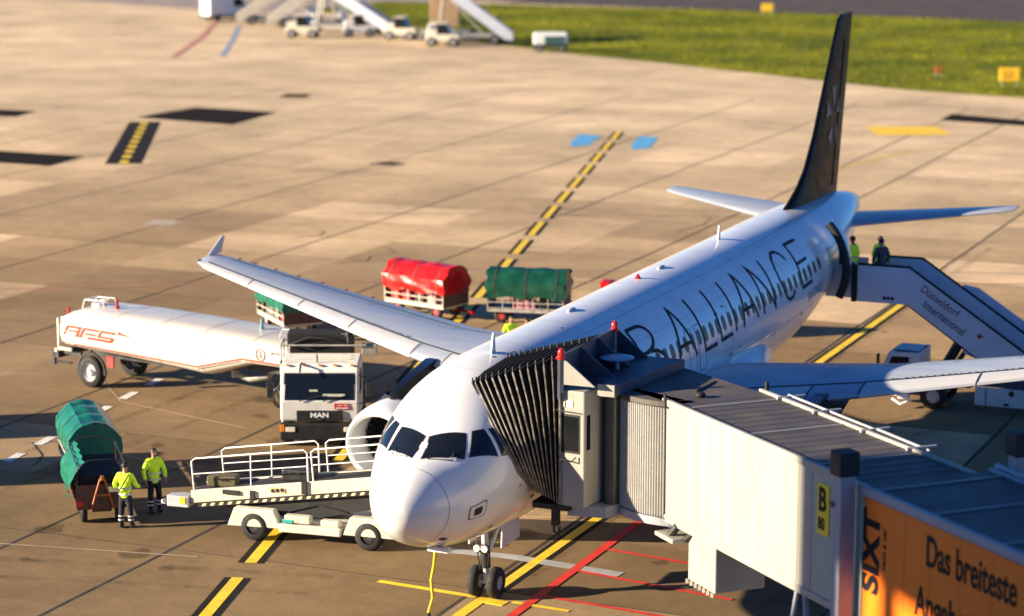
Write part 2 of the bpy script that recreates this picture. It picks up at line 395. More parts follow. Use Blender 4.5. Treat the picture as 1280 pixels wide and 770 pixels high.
for x0, y0, x1, y1, c_ in ((-.32, 7, -.32, 60, 0), (.32, 7, .32, 60, 0), (-22, 25, -7, 33, 1.2), (-22.6, 26.2, -7.6, 34.4, 1.3), (-30, 58, 4, 69, 2), (-30, 60, 4, 71.2, 2), (-19.2, 2, -17.2, 26, .5), (-16.8, 2, -15.2, 26, .5), (-40, 64, -26, 92, -2), (-42, 64, -28, 92, -2), (-60, 104, -8, 96, 3), (-60, 106.2, -8, 98, 3), (-13, 3, -3, 5.2, .4), (-14, 1.2, -4, 3.6, .4), (3.2, 24, 12, 45, 1.5), (5.2, 24, 14, 45, 1.5)):
    pts = []
    for k in range(25):
        t_ = k/24; pts.append((x0+(x1-x0)*t_+c_*math.sin(PI*t_)*.5+rw.uniform(-.02, .02), y0+(y1-y0)*t_+c_*math.sin(PI*t_)*.4))
    strip(mb, pts, rw.uniform(.22, .34) if y0 < 55 else .5, zz_); zz_ += .00006
struct('tyre_marks', mb, M_rubm)
mb = MB()
for k in range(90):
    x, y = rw.uniform(-22, 5), rw.uniform(2, 45)
    if k < 30: x, y = rw.gauss(-11, 3), rw.gauss(13, 4)
    r_ = rw.choice((.06, .09, .14, .22, .4)); ph = rw.uniform(0, 6)
    flat([(x+r_*(1+.25*math.sin(3*a+ph))*math.cos(a), y+r_*(1+.3*math.cos(2*a+ph))*math.sin(a)) for a in [2*PI*q/14 for q in range(14)]], .0058+k*.00001, mb)
struct('oil_drips', mb, worn('oil_stain', (.035, .024, .015), .30))
# ground service apron strip at the far left, grass island and runway
mb = MB(); flat([(-400, 196), (-137, 189), (-120, 182), (-98, 176), (-86, 205), (-150, 240), (-400, 250)], .008, mb)
struct('far_service_road', mb, mat('pale_asphalt', (.30, .24, .21), .8, scale=.3, var=.15))
def grass_mat():
    m = bpy.data.materials.new('grass'); m.use_nodes = True; t = m.node_tree; b = t.nodes['Principled BSDF']; L = t.links.new; N = t.nodes.new
    g = N('ShaderNodeNewGeometry')
    def noise(s, d=5):
        n = N('ShaderNodeTexNoise'); n.inputs['Scale'].default_value = s; n.inputs['Detail'].default_value = d; n.inputs['Roughness'].default_value = .65; L(g.outputs['Position'], n.inputs['Vector']); return n.outputs['Fac']
    r = N('ShaderNodeValToRGB'); e = r.color_ramp.elements; e[0].position = .32; e[0].color = (.07, .095, .005, 1); e[1].position = .68; e[1].color = (.25, .25, .010, 1)
    L(noise(.10), r.inputs[0])
    r2 = N('ShaderNodeMapRange'); r2.inputs[1].default_value = .3; r2.inputs[2].default_value = .7; r2.inputs[3].default_value = .75; r2.inputs[4].default_value = 1.2; L(noise(.9, 7), r2.inputs[0])
    x = N('ShaderNodeMix'); x.data_type = 'RGBA'; x.blend_type = 'MULTIPLY'; x.inputs[0].default_value = 1; L(r.outputs[0], x.inputs[6]); L(r2.outputs[0], x.inputs[7])
    L(x.outputs[2], b.inputs['Base Color']); b.inputs['Roughness'].default_value = .9; b.inputs['Specular IOR Level'].default_value = .1
    return m
M_grass = grass_mat()
edge = [(-98, 181), (-86.4, 174.8), (-76, 160), (-60.3, 148.5), (-52, 143.2), (-43.7, 139), (-29.2, 130.7), (-20, 125.6), (-10.95, 123.4), (2, 121), (40, 118)]
back = [(40, 186), (-25.2, 194.3), (-58, 199), (-81.2, 197.6), (-96, 197)]
mb = MB(); flat(edge+back, .010, mb); struct('grass_island_ground', mb, M_grass)
# tufts standing on it, one object
rg = random.Random(5); mb = MB()
def in_poly(x, y, P):
    c = False; j = len(P)-1
    for i in range(len(P)):
        if (P[i][1] > y) != (P[j][1] > y) and x < (P[j][0]-P[i][0])*(y-P[i][1])/(P[j][1]-P[i][1])+P[i][0]: c = not c
        j = i
    return c
k = 0
while k < 6500:
    x = rg.uniform(-98, 12); y = rg.uniform(119, 199)
    if not in_poly(x, y, edge+back): continue
    k += 1; big = rg.random() < .12
    for q in range(5):
        a = rg.uniform(0, 2*PI); h = rg.uniform(.04, .13)*(1.6 if big else 1); w = rg.uniform(.04, .11)*(1.4 if big else 1); rr = rg.uniform(.05, .35)
        cx, cy = x+rr*math.cos(a), y+rr*math.sin(a); b = rg.uniform(0, 2*PI)
        mb.add([(cx-w*math.cos(b), cy-w*math.sin(b), .0), (cx+w*math.cos(b), cy+w*math.sin(b), .0), (cx+rg.uniform(-.15, .15), cy+rg.uniform(-.15, .15), h)], [(0, 1, 2)])
o = mb.build('grass', M_grass, None, 0, fixn=False); o['kind'] = 'stuff'; o['label'] = 'bright green rough grass beyond the apron'; o['category'] = 'grass'
mb = MB(); flat([(-58, 199), (-25.2, 194.3), (40, 186), (300, 160), (300, 330), (-81.2, 330), (-84, 200)], .012, mb)
struct('runway', mb, mat('runway_asphalt', (.058, .040, .028), .8, scale=.4, var=.2))
mb = MB(); flat([(-84, 200), (-81.2, 330), (-300, 330), (-150, 240), (-96, 205)], .014, mb)
struct('taxiway', mb, mat('taxiway_asphalt', (.22, .17, .14), .8, scale=.3, var=.15))

# ---------------------------------------------------------------- the airliner (its nose over the origin, tail towards +Y)
TAB = np.array([[0,3.3,3.3,0],[.06,3.55,3.06,.24],[.2,3.76,2.86,.45],[.45,3.97,2.65,.69],[.8,4.15,2.46,.93],[1.2,4.31,2.30,1.15],[1.5,4.44,2.21,1.3],[1.8,4.66,2.14,1.43],[2.1,4.91,2.09,1.54],[2.5,5.23,2.03,1.66],[3,5.52,1.98,1.77],[3.6,5.74,1.96,1.86],[4.4,5.89,1.9,1.92],[5.4,5.96,1.86,1.965],[6.6,5.97,1.83,1.975],[12,5.97,1.83,1.975],[20,5.97,1.83,1.975],[24,5.97,1.84,1.975],[25.5,5.97,1.98,1.97],[27,5.97,2.27,1.94],[28.5,5.965,2.66,1.86],[30,5.955,3.07,1.73],[31.5,5.94,3.48,1.55],[33,5.90,3.88,1.31],[34.5,5.83,4.27,1.02],[36,5.70,4.64,.69],[37,5.53,4.88,.43],[37.45,5.4,4.98,.26],[37.57,5.2,5.1,.06]])
def pchip(x, y):
    h = np.diff(x); d = np.diff(y)/h; m = np.zeros(len(x))
    for i in range(1, len(x)-1):
        if d[i-1]*d[i] > 0:
            w1 = 2*h[i]+h[i-1]; w2 = h[i]+2*h[i-1]; m[i] = (w1+w2)/(w1/d[i-1]+w2/d[i])
    m[0] = d[0]; m[-1] = d[-1]
    def f(q):
        q = min(max(q, x[0]), x[-1]); i = min(max(int(np.searchsorted(x, q))-1, 0), len(x)-2)
        t = (q-x[i])/h[i]; t2 = t*t; t3 = t2*t
        return float((2*t3-3*t2+1)*y[i]+(t3-2*t2+t)*h[i]*m[i]+(-2*t3+3*t2)*y[i+1]+(t3-t2)*h[i]*m[i+1])
    return f
fT, fB, fW = [pchip(TAB[:, 0], TAB[:, k]) for k in (1, 2, 3)]
def fus(y, th, off=0.):
    """point on the fuselage skin, th in degrees from the crown towards port (+X)"""
    t, b, w = fT(y), fB(y), fW(y); a = R(th); h = (t-b)/2
    p = Vector((w*math.sin(a), y, (t+b)/2+h*math.cos(a)))
    if off:
        nrm = Vector((math.sin(a)/max(w, .05), 0, math.cos(a)/max(h, .05))).normalized(); p += nrm*off
    return p
def skin_patch(mb, corners, off=.008, n=8, mi=0, sgn=1):
    """four (y, th) corners -> patch lying on the skin"""
    (a, b, c, d) = corners; vs = []
    for i in range(n+1):
        for j in range(n+1):
            u, v = i/n, j/n
            y = (1-u)*(1-v)*a[0]+u*(1-v)*b[0]+u*v*c[0]+(1-u)*v*d[0]; th = (1-u)*(1-v)*a[1]+u*(1-v)*b[1]+u*v*c[1]+(1-u)*v*d[1]
            p = fus(y, sgn*th, off); vs.append(p)
    return mb.add(vs, [(i*(n+1)+j, (i+1)*(n+1)+j, (i+1)*(n+1)+j+1, i*(n+1)+j+1) for i in range(n) for j in range(n)], mi)
def skin_oval(mb, y, th, ry, rt, off, n=20, mi=0, pw=2.6):
    vs = [fus(y, th, off)]
    for k in range(n):
        a = 2*PI*k/n; c, s = math.cos(a), math.sin(a)
        vs.append(fus(y+ry*math.copysign(abs(c)**(2/pw), c), th+rt*math.copysign(abs(s)**(2/pw), s), off))
    return mb.add(vs, [(0, 1+k, 1+(k+1) % n) for k in range(n)], mi)
def skin_stroke(mb, pts, w, off=.006, step=.12, mi=0):
    """painted stroke through (y, th) points; closed=False"""
    Rr = 2.03; P = [Vector((p[0], R(p[1])*Rr)) for p in pts]; fine = []
    for a, b in zip(P[:-1], P[1:]):
        k = max(1, int((b-a).length/step))
        for i in range(k): fine.append(a+(b-a)*i/k)
    fine.append(P[-1]); A, B = [], []
    k = len(fine)
    for i, p in enumerate(fine):
        d0 = (fine[i]-fine[i-1]).normalized() if i else (fine[1]-fine[0]).normalized()
        d1 = (fine[i+1]-fine[i]).normalized() if i < k-1 else d0
        d = (d0+d1)
        d = d.normalized() if d.length > 1e-3 else d1
        n = Vector((-d.y, d.x)); m = 1/max(.5, n.dot(Vector((-d1.y, d1.x))))
        A.append(p+n*w/2*m); B.append(p-n*w/2*m)
    vs = [fus(q.x, math.degrees(q.y/Rr), off) for q in A+B]
    return mb.add(vs, [(i, i+1, k+i+1, k+i) for i in range(k-1)], mi)

AC = thing('airplane', 'white passenger jet with black fin and long black lettering, docked at the boarding bridge', 'airplane')
ys = sorted(set([0.002, .02, .06, .12, .2, .3, .45, .6, .8, 1., 1.2, 1.5, 1.8, 2.1, 2.4, 2.7, 3., 3.4, 3.8, 4.4, 5., 5.6, 6.2, 7.] + list(np.arange(8, 24.1, 1.)) + list(np.arange(24.5, 37, .5)) + [37., 37.2, 37.35, 37.45, 37.52, 37.57]))
mb = MB(); mb.loft([[fus(y, 360*j/72) for j in range(72)] for y in ys], cap=True)
BODY = mb.build('fuselage', M_white, AC, 60)
# belly fairing between the wings
mb = MB(); rings = []
for y, hw, zb in ((11.2, 1.3, 1.95), (12.2, 1.95, 1.74), (13.5, 2.28, 1.62), (17, 2.42, 1.58), (19.5, 2.38, 1.60), (21, 2.15, 1.66), (22.2, 1.7, 1.76), (23.1, 1.0, 1.9)):
    rings.append([Vector((hw*math.copysign(abs(math.sin(a))**.6, math.sin(a)), y, 3.0-(3.0-zb)*abs(math.cos(a))**.6)) for a in [PI/2-PI*k/24 for k in range(25)]]+[Vector((-hw*.86, y, 3.3)), Vector((-hw*.5, y, 3.4)), Vector((hw*.5, y, 3.4)), Vector((hw*.86, y, 3.3))])
mb.loft(rings); mb.build('belly_fairing', M_white, AC, 60)
# radome seam, hatch lines, service panel
mb = MB(); skin_stroke(mb, [(.86+.04*math.cos(R(t)), t) for t in range(-178, 179, 4)], .013, .004, .1); mb.build('radome_seam', mat('radome_seam_grey', (.24, .25, .27), .5), AC, 0)
for y, th, w_, h_ in ((1.6, 99, .15, 4.5),):
    mb = MB(); skin_oval(mb, y, th, .24, 8.5, .005, pw=8); skin_oval(mb, y, th, .215, 7.5, .008, mi=1, pw=8); skin_oval(mb, y, th, .11, 4.2, .011, mi=2, pw=8)
    mb.build('service_hatch', [M_line, M_white, M_black], AC, 0)
for y, th, ry, rt, pw in ((1.05, 138, .11, 3, 8), (3.0, 100, .03, 1, 2.6), (2.5, 132, .05, 2, 2.6), (4.9, 8, .05, 1, 2.6), (5.6, 14, .05, 1, 2.6), (8.7, 14, .05, 1, 2.6)):
    mb = MB(); skin_oval(mb, y, th, ry, rt, .006, pw=pw); mb.build('probe_port', M_line, AC, 0)
M_seam2 = mat('skin_seam', (.36, .37, .39), .5)
for y in (3.95, 6.35, 9.2, 12.0, 14.9, 17.8, 20.6, 23.4, 25.9, 28.2, 31.2, 33.6):
    mb = MB(); skin_stroke(mb, [(y, t) for t in range(-150, 151, 6)], .014, .0035, .4); mb.build('skin_seam', M_seam2, AC, 0)
for th in (-52, 28, 52, 101, 118):
    mb = MB(); skin_stroke(mb, [(y, th) for y in range(7, 27)], .011, .0032, .5); mb.build('skin_seam', M_seam2, AC, 0)
for y0, y1, a, b in ((9.0, 9.5, 100, 108), (21.5, 22.1, 104, 116), (17.5, 17.9, 98, 103), (13.0, 13.3, 104, 109)):
    mb = MB(); skin_stroke(mb, [(y0, a), (y1, a), (y1, b), (y0, b), (y0, a)], .018, .004); mb.build('access_hatch', M_seam2, AC, 0)
for y, th, w_ in ((16.9, 62, .10), (17.6, 59, .07), (17.7, 98, .05), (18.4, 96, .05), (3.3, 92, .07), (3.9, 118, .09), (24.8, 103, .08)):
    mb = MB(); skin_oval(mb, y, th, w_, .9, .005, pw=8); mb.build('stencil', M_line, AC, 0)
# cockpit windows, three each side
CW = [[(1.82, 2.4), (2.13, 30), (1.72, 41.5), (1.24, 6.0)], [(2.254, 34.7), (2.452, 41.9), (2.368, 64.3), (1.832, 45.0)], [(2.55, 44.8), (2.863, 51.8), (2.931, 74.5), (2.487, 66.9)]]
def grow(c, k):
    cy = sum(p[0] for p in c)/4; ct = sum(p[1] for p in c)/4
    return [(cy+(p[0]-cy)*(1+k), ct+(p[1]-ct)*(1+k)) for p in c]
for sg in (1, -1):
    for c in CW:
        m1 = MB(); skin_patch(m1, grow(c, .075), .006, 8, 0, sg); fr = m1.build('cockpit_window', M_line, AC, 60)
        m2 = MB(); skin_patch(m2, c, .012, 8, 0, sg); m2.build('pane', M_cglass, fr, 60)
for sg in (1, -1):
    mb = MB(); a = fus(1.26, sg*12, .02); b = fus(1.52, sg*34, .03); mb.tube([a, b], .012, 6); mb.tube([b, fus(1.66, sg*30, .03)], .01, 6); mb.build('wiper', M_black, AC, 60)
# cabin windows, port side
for k in range(-8, 28):
    y = 12.49+.5333*k
    if 14.2 < y < 14.3: pass
    m1 = MB(); skin_oval(m1, y, 71.0, .15, 6.3, .005); o = m1.build('cabin_window', M_wframe, AC, 0)
    m2 = MB(); skin_oval(m2, y, 71.0, .105, 4.8, .009); m2.build('pane', M_wglass, o, 0)
# overwing exits: outlines
for y in (14.45, 15.25):
    mb = MB(); pts = [(y-.26, 66), (y-.2, 61.5), (y+.2, 61.5), (y+.26, 66), (y+.26, 93), (y+.2, 96.5), (y-.2, 96.5), (y-.26, 93), (y-.26, 66)]
    skin_stroke(mb, pts, .035, .0045); mb.build('overwing_exit', mat('exit_outline', (.16, .26, .36), .5), AC, 0)
# lettering
LT, LB = 39.5, 82.5
def arc(cy, ct, ry, rt, a0, a1, n=12): return [(cy+ry*math.cos(R(a0+(a1-a0)*i/n)), ct-rt*math.sin(R(a0+(a1-a0)*i/n))) for i in range(n+1)]
letters = [
 [[(6.9, 46), (6.6, 40.5), (6.15, 40), (5.9, 47), (6.05, 56), (6.6, 64), (6.85, 72), (6.6, 81), (6.2, 82), (5.85, 76)]],
 [[(7.1, 40.5), (8.3, 40.5)], [(7.7, 40.5), (7.7, LB)]],
 [[(8.5, LB), (9.3, LT), (10.0, LB)], [(8.75, 71), (9.85, 71)]],
 [[(10.96, LB), (10.96, 41.3)], [(10.96, 41.0), (11.5, 41.2)]+arc(11.55, 51.4, .62, 10.2, 80, -80, 12)+[(11.4, 62.2), (10.96, 62.2)], [(11.5, 62), (12.05, 64), (12.42, 69), (12.55, LB)]],
 [[(13.33, 85), (14.08, 40), (14.75, 82.5)], [(13.56, 71), (14.58, 71)]],
 [[(15.45, LT), (15.49, 83.0), (16.45, 83.0)]],
 [[(16.91, LT), (16.89, 82.6), (17.83, 82.4)]],
 [[(18.30, LT), (18.22, LB)]],
 [[(18.88, 83), (19.62, LT), (20.27, 81.8)], [(19.1, 70.5), (20.1, 70.5)]],
 [[(20.85, 82.2), (20.95, LT), (21.97, 81.8), (22.16, LT)]],
 [[(24.27, 50.5), (24.12, 43), (23.85, 39.3), (23.55, 39.5), (23.2, 45), (22.98, 54), (22.93, 63), (23.0, 73), (23.2, 80.5), (23.45, 82.6), (23.75, 81.8), (24.0, 77.5)]],
 [[(26.12, 39.0), (25.02, 38.6), (24.8, 80), (25.85, 80)], [(24.95, 59), (25.96, 59)]]]
for strokes in letters:
    mb = MB()
    for k, s_ in enumerate(strokes): skin_stroke(mb, s_, .105 if k == 0 else .10, .0125+.002*k)
    mb.build('letter', M_ink, AC, 0)
def skin_text(name, txt, y0, th, size, m, off=.007):
    me = text_mesh(txt, size, ext=0.)
    for v in me.vertices:
        v.co = fus(y0+v.co.x, th-math.degrees(v.co.y/2.03), off)
    me.materials.clear(); me.materials.append(m); return link(name, me, AC)
skin_text('registration', 'SX-DVQ', 25.3, 95.5, .42, mat('registration_grey', (.13, .15, .2), .5))
# small fuselage furniture: blade aerials, beacon
for y, th, h in ((5.05, 4, .48), (22.6, -3, .42)):
    mb = MB(); b = fus(y, th); mb.prism([(y, b.z-.05), (y+.26, b.z-.05), (y+.20, b.z+h), (y+.12, b.z+h)], -.018, .018, 'X', M=Matrix.Translation((b.x, 0, 0))); mb.build('blade_aerial', M_wht, AC, 0)
mb = MB(); b = fus(15.6, -2); mb.lathe([(.10, -.03), (.08, .03), (.05, .06), (.045, .10), (.001, .13)], b, n=12); mb.build('beacon_light', M_redlens, AC, 60)
for y in (10.6, 17.4):
    mb = MB(); b = fus(y, -1); mb.sphere(b, .17, 10, sc=(.6, 1.5, .45)); mb.build('low_aerial', M_wing, AC, 60)
# rear port door: opening, and door panel swung forward
mb = MB(); skin_patch(mb, [(29.55, 50), (30.5, 50), (30.38, 112), (29.45, 112)], .012, 10); mb.build('door_opening', M_hole, AC, 60)
mb = MB(); n_ = 10; ins = [fus(28.42-.04*i/n_, 48+66*i/n_, .36) for i in range(n_+1)]; ins2 = [fus(28.95-.04*i/n_, 48+66*i/n_, .40) for i in range(n_+1)]
out = [fus(28.42-.04*i/n_, 48+66*i/n_, .50) for i in range(n_+1)]; out2 = [fus(28.95-.04*i/n_, 48+66*i/n_, .53) for i in range(n_+1)]
mb.loft([[a, b, c, d] for a, b, c, d in zip(ins, out, out2, ins2)]); D_ = mb.build('cabin_door', M_white, AC, 30, bevel=.02)
mb = MB(); mb.tube([fus(28.36-.04*i/n_, 48+66*i/n_, .46) for i in range(n_+1)], .14, 8); mb.build('door_edge_seal', M_black, D_, 60)
# forward door, hidden in the bellows
mb = MB(); skin_patch(mb, [(4.65, 50), (5.45, 50), (5.45, 98), (4.65, 98)], .012, 10); mb.build('door_opening', M_hole, AC, 60)
# fin
mb = MB(); rings = []
def foil(le, te, z, th, n=14):
    c = te-le; pts = []
    for i in range(n+1):
        s = i/n; s = s*s*(3-2*s); pts.append((s, th*c*1.48*(math.sqrt(s)*.6-.24*s-.36*s*s) + .012*(1-s)))
    return [Vector((x, le+s*c, z)) for s, x in pts]+[Vector((-x, le+s*c, z)) for s, x in reversed(pts[1:-1])]
for z, le in ((5.55, 28.75), (5.9, 28.95), (6.15, 29.7), (6.5, 30.55), (7.0, 31.35), (8, 32.3), (9, 33.02), (10, 33.74), (11, 34.46), (11.72, 35.0), (11.86, 35.4)):
    te = 35.35+(z-5.55)*.248
    rings.append(foil(le, te, z, .105))
mb.loft(rings); mb.build('fin', M_navy, AC, 60)
def fin_x(y, z):
    le = np.interp(z, [5.55, 7, 11.72], [28.75, 31.5, 35.0]); te = 35.35+(z-5.55)*.248; s = min(.98, max(.01, (y-le)/(te-le)))
    t_ = .105*(te-le)*1.48*(math.sqrt(s)*.6-.24*s-.36*s*s)+.012*(1-s)
    return t_+.02
for sg in (1, -1):
    mb = MB(); cy, cz = 34.35, 8.5
    for k in range(5):
        a = R(90+72*k); ca, sa = math.cos(a), math.sin(a)
        tri = [(0.22, 0), (.62, .30), (1.05, 0.0), (.62, -.30)]
        tri = [(.30, .0), (1.15, .33), (1.0, 0.0), (1.15, -.33)]
        pts = [(cy+.85*(ca*u-sa*v), cz+.95*(sa*u+ca*v)) for u, v in tri]
        mb.add([(sg*fin_x(y, z), y, z) for y, z in pts], [(0, 1, 2), (0, 2, 3)])
    mb.build('fin_emblem', M_star, AC, 0, fixn=False)
mb = MB(); mb.tube([(.0+fin_x(34.45, 6.1)*1.0, 34.45+.0, 6.1), (fin_x(35.7, 11.0), 35.7, 11.0)], .018, 6); mb.build('rudder_gap', M_line, AC, 0)
# tail planes
def surface(name, secs, m, side, parent=AC, thk=.1):
    mb = MB(); rings = []
    for x, le, te, z, th in secs:
        c = te-le; up, lo = [], []
        for i in range(13):
            s = i/12; s = s*s*(3-2*s); t = th*c*1.48*(math.sqrt(s)*.6-.24*s-.36*s*s)+.010
            cam_ = .02*c*4*s*(1-s)
            up.append(Vector((side*x, le+s*c, z+cam_+t*1.1))); lo.append(Vector((side*x, le+s*c, z+cam_-t*.9)))
        rings.append(up+lo[::-1][1:-1])
    mb.loft(rings); return mb.build(name, m, parent, 60)
for sg in (1, -1):
    surface('tailplane', [(.35, 31.9, 36.0, 4.95, .10), (1.3, 32.5, 36.1, 5.03, .10), (3.5, 33.7, 36.3, 5.22, .095), (5.9, 34.95, 36.45, 5.43, .09), (6.2, 35.3, 36.45, 5.45, .05)], M_wing, sg)
# wings
WS = [(1.5, 11.8, 19.25, 3.0, 0.135), (1.98, 12.05, 19.22, 3.05, 0.135), (4.2, 13.2, 19.05, 3.27, 0.125), (6.4, 14.45, 18.95, 3.46, 0.118), (9, 15.95, 19.78, 3.69, 0.112), (11.5, 17.4, 20.6, 3.92, 0.11), (14, 18.85, 21.4, 4.15, 0.108), (16.5, 20.3, 22.18, 4.39, 0.105), (16.95, 20.72, 22.3, 4.43, 0.09), (17.08, 21.1, 22.3, 4.44, 0.05)]
def wing_at(x, s):
    """upper skin point of the wing at span x and chord fraction s"""
    xs = [w[0] for w in WS]; le, te, z, th = [float(np.interp(x, xs, [w[k] for w in WS])) for k in (1, 2, 3, 4)]
    c = te-le; t = th*c*1.48*(math.sqrt(max(s, 0))*.6-.24*s-.36*s*s)+.010
    return Vector((x, le+s*c, z+.02*c*4*s*(1-s)+t*1.1))
for sg in (1, -1):
    wg = surface('wing', WS, M_wing, sg)
    # bare slats along the leading edge
    mb = MB(); segs = [(2.45, 5.2), (6.5, 9.2), (9.24, 11.6), (11.64, 14.1), (14.14, 16.55)]
    for a, b in segs:
        rings = []
        for x in np.linspace(a, b, 8):
            r = [wing_at(x, s)+Vector((0, 0, .012)) for s in (.16, .12, .08, .05, .025, .010, .002)]
            r.append(wing_at(x, 0)+Vector((0, -.015, -.03))); r = [Vector((sg*p.x, p.y, p.z)) for p in r]; rings.append(r)
        mb.loft(rings, loop=False, cap=False)
    mb.build('slats', M_slat, wg, 60)
    mb = MB()
    def wl(s0, s1, x0, x1, w=.035):
        A, B = [], []; n = 24
        for i in range(n+1):
            x = x0+(x1-x0)*i/n; s = s0+(s1-s0)*i/n; p = wing_at(x, s)+Vector((0, 0, .016)); q = p+Vector((0, w, 0)); A.append((sg*p.x, p.y, p.z)); B.append((sg*q.x, q.y, wing_at(x, s+.008).z+.016))
        mb.add(A+B, [(i, i+1, n+2+i, n+1+i) for i in range(n)])
    wl(.17, .17, 2.2, 16.5, .085); wl(.74, .74, 2.2, 16.3, .06); wl(.62, .60, 6.6, 12.6, .018); wl(.73, .75, 12.9, 15.9, .02)
    for x in (5.2, 6.45, 9.22, 11.62, 14.12):
        A = [wing_at(x, s)+Vector((0, 0, .018)) for s in np.linspace(.01, .165, 8)]; B = [p+Vector((.03, 0, 0)) for p in A]
        mb.add([(sg*p.x, p.y, p.z) for p in A+B], [(i, i+1, 9+i, 8+i) for i in range(7)])
    for x in (6.5, 8.2, 9.8, 11.4, 12.75):
        A = [wing_at(x, s)+Vector((0, 0, .018)) for s in np.linspace(.61, .74, 6)]; B = [p+Vector((.02, 0, 0)) for p in A]
        mb.add([(sg*p.x, p.y, p.z) for p in A+B], [(i, i+1, 7+i, 6+i) for i in range(5)])
    rt = random.Random(2)
    for i in range(26):   # stencil dots behind the slats
        x = 7+i*.17+rt.uniform(-.03, .03); p = wing_at(x, .20)+Vector((0, 0, .016)); w = rt.uniform(.04, .1)
        mb.add([(sg*p.x, p.y, p.z), (sg*(p.x+w), p.y+.02, p.z), (sg*(p.x+w), p.y+.07, p.z), (sg*p.x, p.y+.06, p.z)], [(0, 1, 2, 3)])
    mb.build('panel_lines', M_line, wg, 0, fixn=False)
    # wing tip fence, flap track fairings, static wicks
    mb = MB(); X = sg*17.05; z = 4.42
    mb.prism([(20.95, z-.02), (22.35, z-.06), (22.62, z-.38), (22.45, z-.45)], X-.03, X+.03, 'X'); mb.prism([(21.45, z+.03), (22.40, z+.08), (22.66, z+.58), (22.50, z+.62)], X-.03, X+.03, 'X')
    mb.build('wingtip_fence', M_wing, wg, 0, bevel=.015)
    for x, L_ in ((4.6, 3.0), (8.6, 2.5), (12.4, 2.1)):
        mb = MB(); te = float(np.interp(x, [w[0] for w in WS], [w[2] for w in WS])); zz = float(np.interp(x, [w[0] for w in WS], [w[3] for w in WS]))
        mb.lathe([(.01, te-L_+.3), (.16, te-L_+.8), (.21, te-1.0), (.15, te), (.02, te+.65)], (sg*x, 0, zz-.33), 'Y', 12); mb.build('flap_fairing', M_wing, wg, 60)
    for x in (10.5, 11.6, 12.6, 13.6, 14.6, 15.5, 16.2):
        mb = MB(); p = wing_at(x, .99); mb.cyl((sg*p.x, p.y, p.z), (sg*p.x, p.y+.22, p.z), .022, .012, 6); mb.build('static_wick', M_black, wg, 0)
    mb = MB(); p = wing_at(16.9, .08); mb.sphere((sg*16.92, 20.85, 4.44), .09, 8); mb.build('navigation_light', M_cglass, wg, 60)
    # engine
    en = thing('engine', None, None); en.parent = AC; cx, cz = sg*5.6, 1.86
    mb = MB(); mb.lathe([(.80, 10.62), (.88, 10.58), (.965, 10.66), (1.03, 10.9), (1.06, 11.2), (1.075, 11.7)], (cx, 0, cz), 'Y', 48); mb.lathe([(.80, 10.62), (.775, 10.9), (.80, 11.6)], (cx, 0, cz), 'Y', 48)
    mb.build('intake_cowl', M_white, en, 60)
    mb = MB(); mb.lathe([(1.075, 11.7), (1.08, 12.3), (1.03, 13.1), (.98, 13.8), (.86, 14.7), (.66, 15.6), (.62, 15.62), (.58, 15.2), (.3, 14.9)], (cx, 0, cz), 'Y', 48); mb.build('aft_cowl', mat('aft_cowl_dark', (.05, .055, .075), .16, .85, var=.08), en, 60)
    mb = MB(); mb.lathe([(.81, 11.6), (.3, 11.62), (.02, 11.62)], (cx, 0, cz), 'Y', 48); mb.build('fan_disc', M_hole, en, 60)
    mb = MB()
    for k in range(22):
        a = 2*PI*k/22; c, s = math.cos(a), math.sin(a); c2, s2 = math.cos(a+.17), math.sin(a+.17)
        mb.add([(cx+.25*c, 11.45, cz+.25*s), (cx+.79*c, 11.42, cz+.79*s), (cx+.79*c2, 11.56, cz+.79*s2), (cx+.25*c2, 11.58, cz+.25*s2)], [(0, 1, 2, 3)])
    mb.build('fan_blades', M_dmetal, en, 0, fixn=False)
    mb = MB(); mb.lathe([(.005, 11.0), (.10, 11.12), (.2, 11.3), (.27, 11.5), (.27, 11.6)], (cx, 0, cz), 'Y', 24); mb.build('spinner', M_dmetal, en, 60)
    mb = MB(); rr = []
    for y, z0, z1, w in ((11.5, 2.95, 3.06, .05), (12.4, 2.8, 3.30, .16), (14.0, 2.8, 3.56, .2), (15.6, 2.75, 3.4, .16), (17.2, 2.95, 3.2, .05)):
        rr.append([Vector((cx-w, y, z0)), Vector((cx-w*.8, y, z1)), Vector((cx+w*.8, y, z1)), Vector((cx+w, y, z0))])
    mb.loft(rr); mb.build('pylon', MATS['aft_cowl_dark'], en, 60)
    for q in (1, -1):   # nacelle strakes
        mb = MB(); mb.prism([(12.0, 1.04*.72), (12.9, 1.0*.72), (12.8, 1.22*.72)], -.012, .012, 'X', M=Matrix.Translation((cx, 0, cz)) @ Matrix.Rotation(q*.75, 4, 'Y') @ Matrix.Translation((0, 0, .34))); mb.build('strake', M_white, en, 0)
    # main gear
    g = thing('main_gear', None, None); g.parent = AC; gx = sg*3.8
    mb = MB(); mb.cyl((gx, 17.7, .6), (gx-.1*sg, 17.6, 2.6), .13, .15, 14); mb.cyl((gx, 17.7, .95), (gx-1.2*sg, 17.5, 2.2), .07, .07, 10); mb.cyl((gx-.5, 17.7, .585), (gx+.5, 17.7, .585), .07); mb.build('strut', M_wing, g, 60)
    mb = MB(); mb.box((gx+.32*sg, 17.6, 1.65), (.05, 1.0, 1.5)); mb.build('gear_door', M_white, g, 0, bevel=.015)
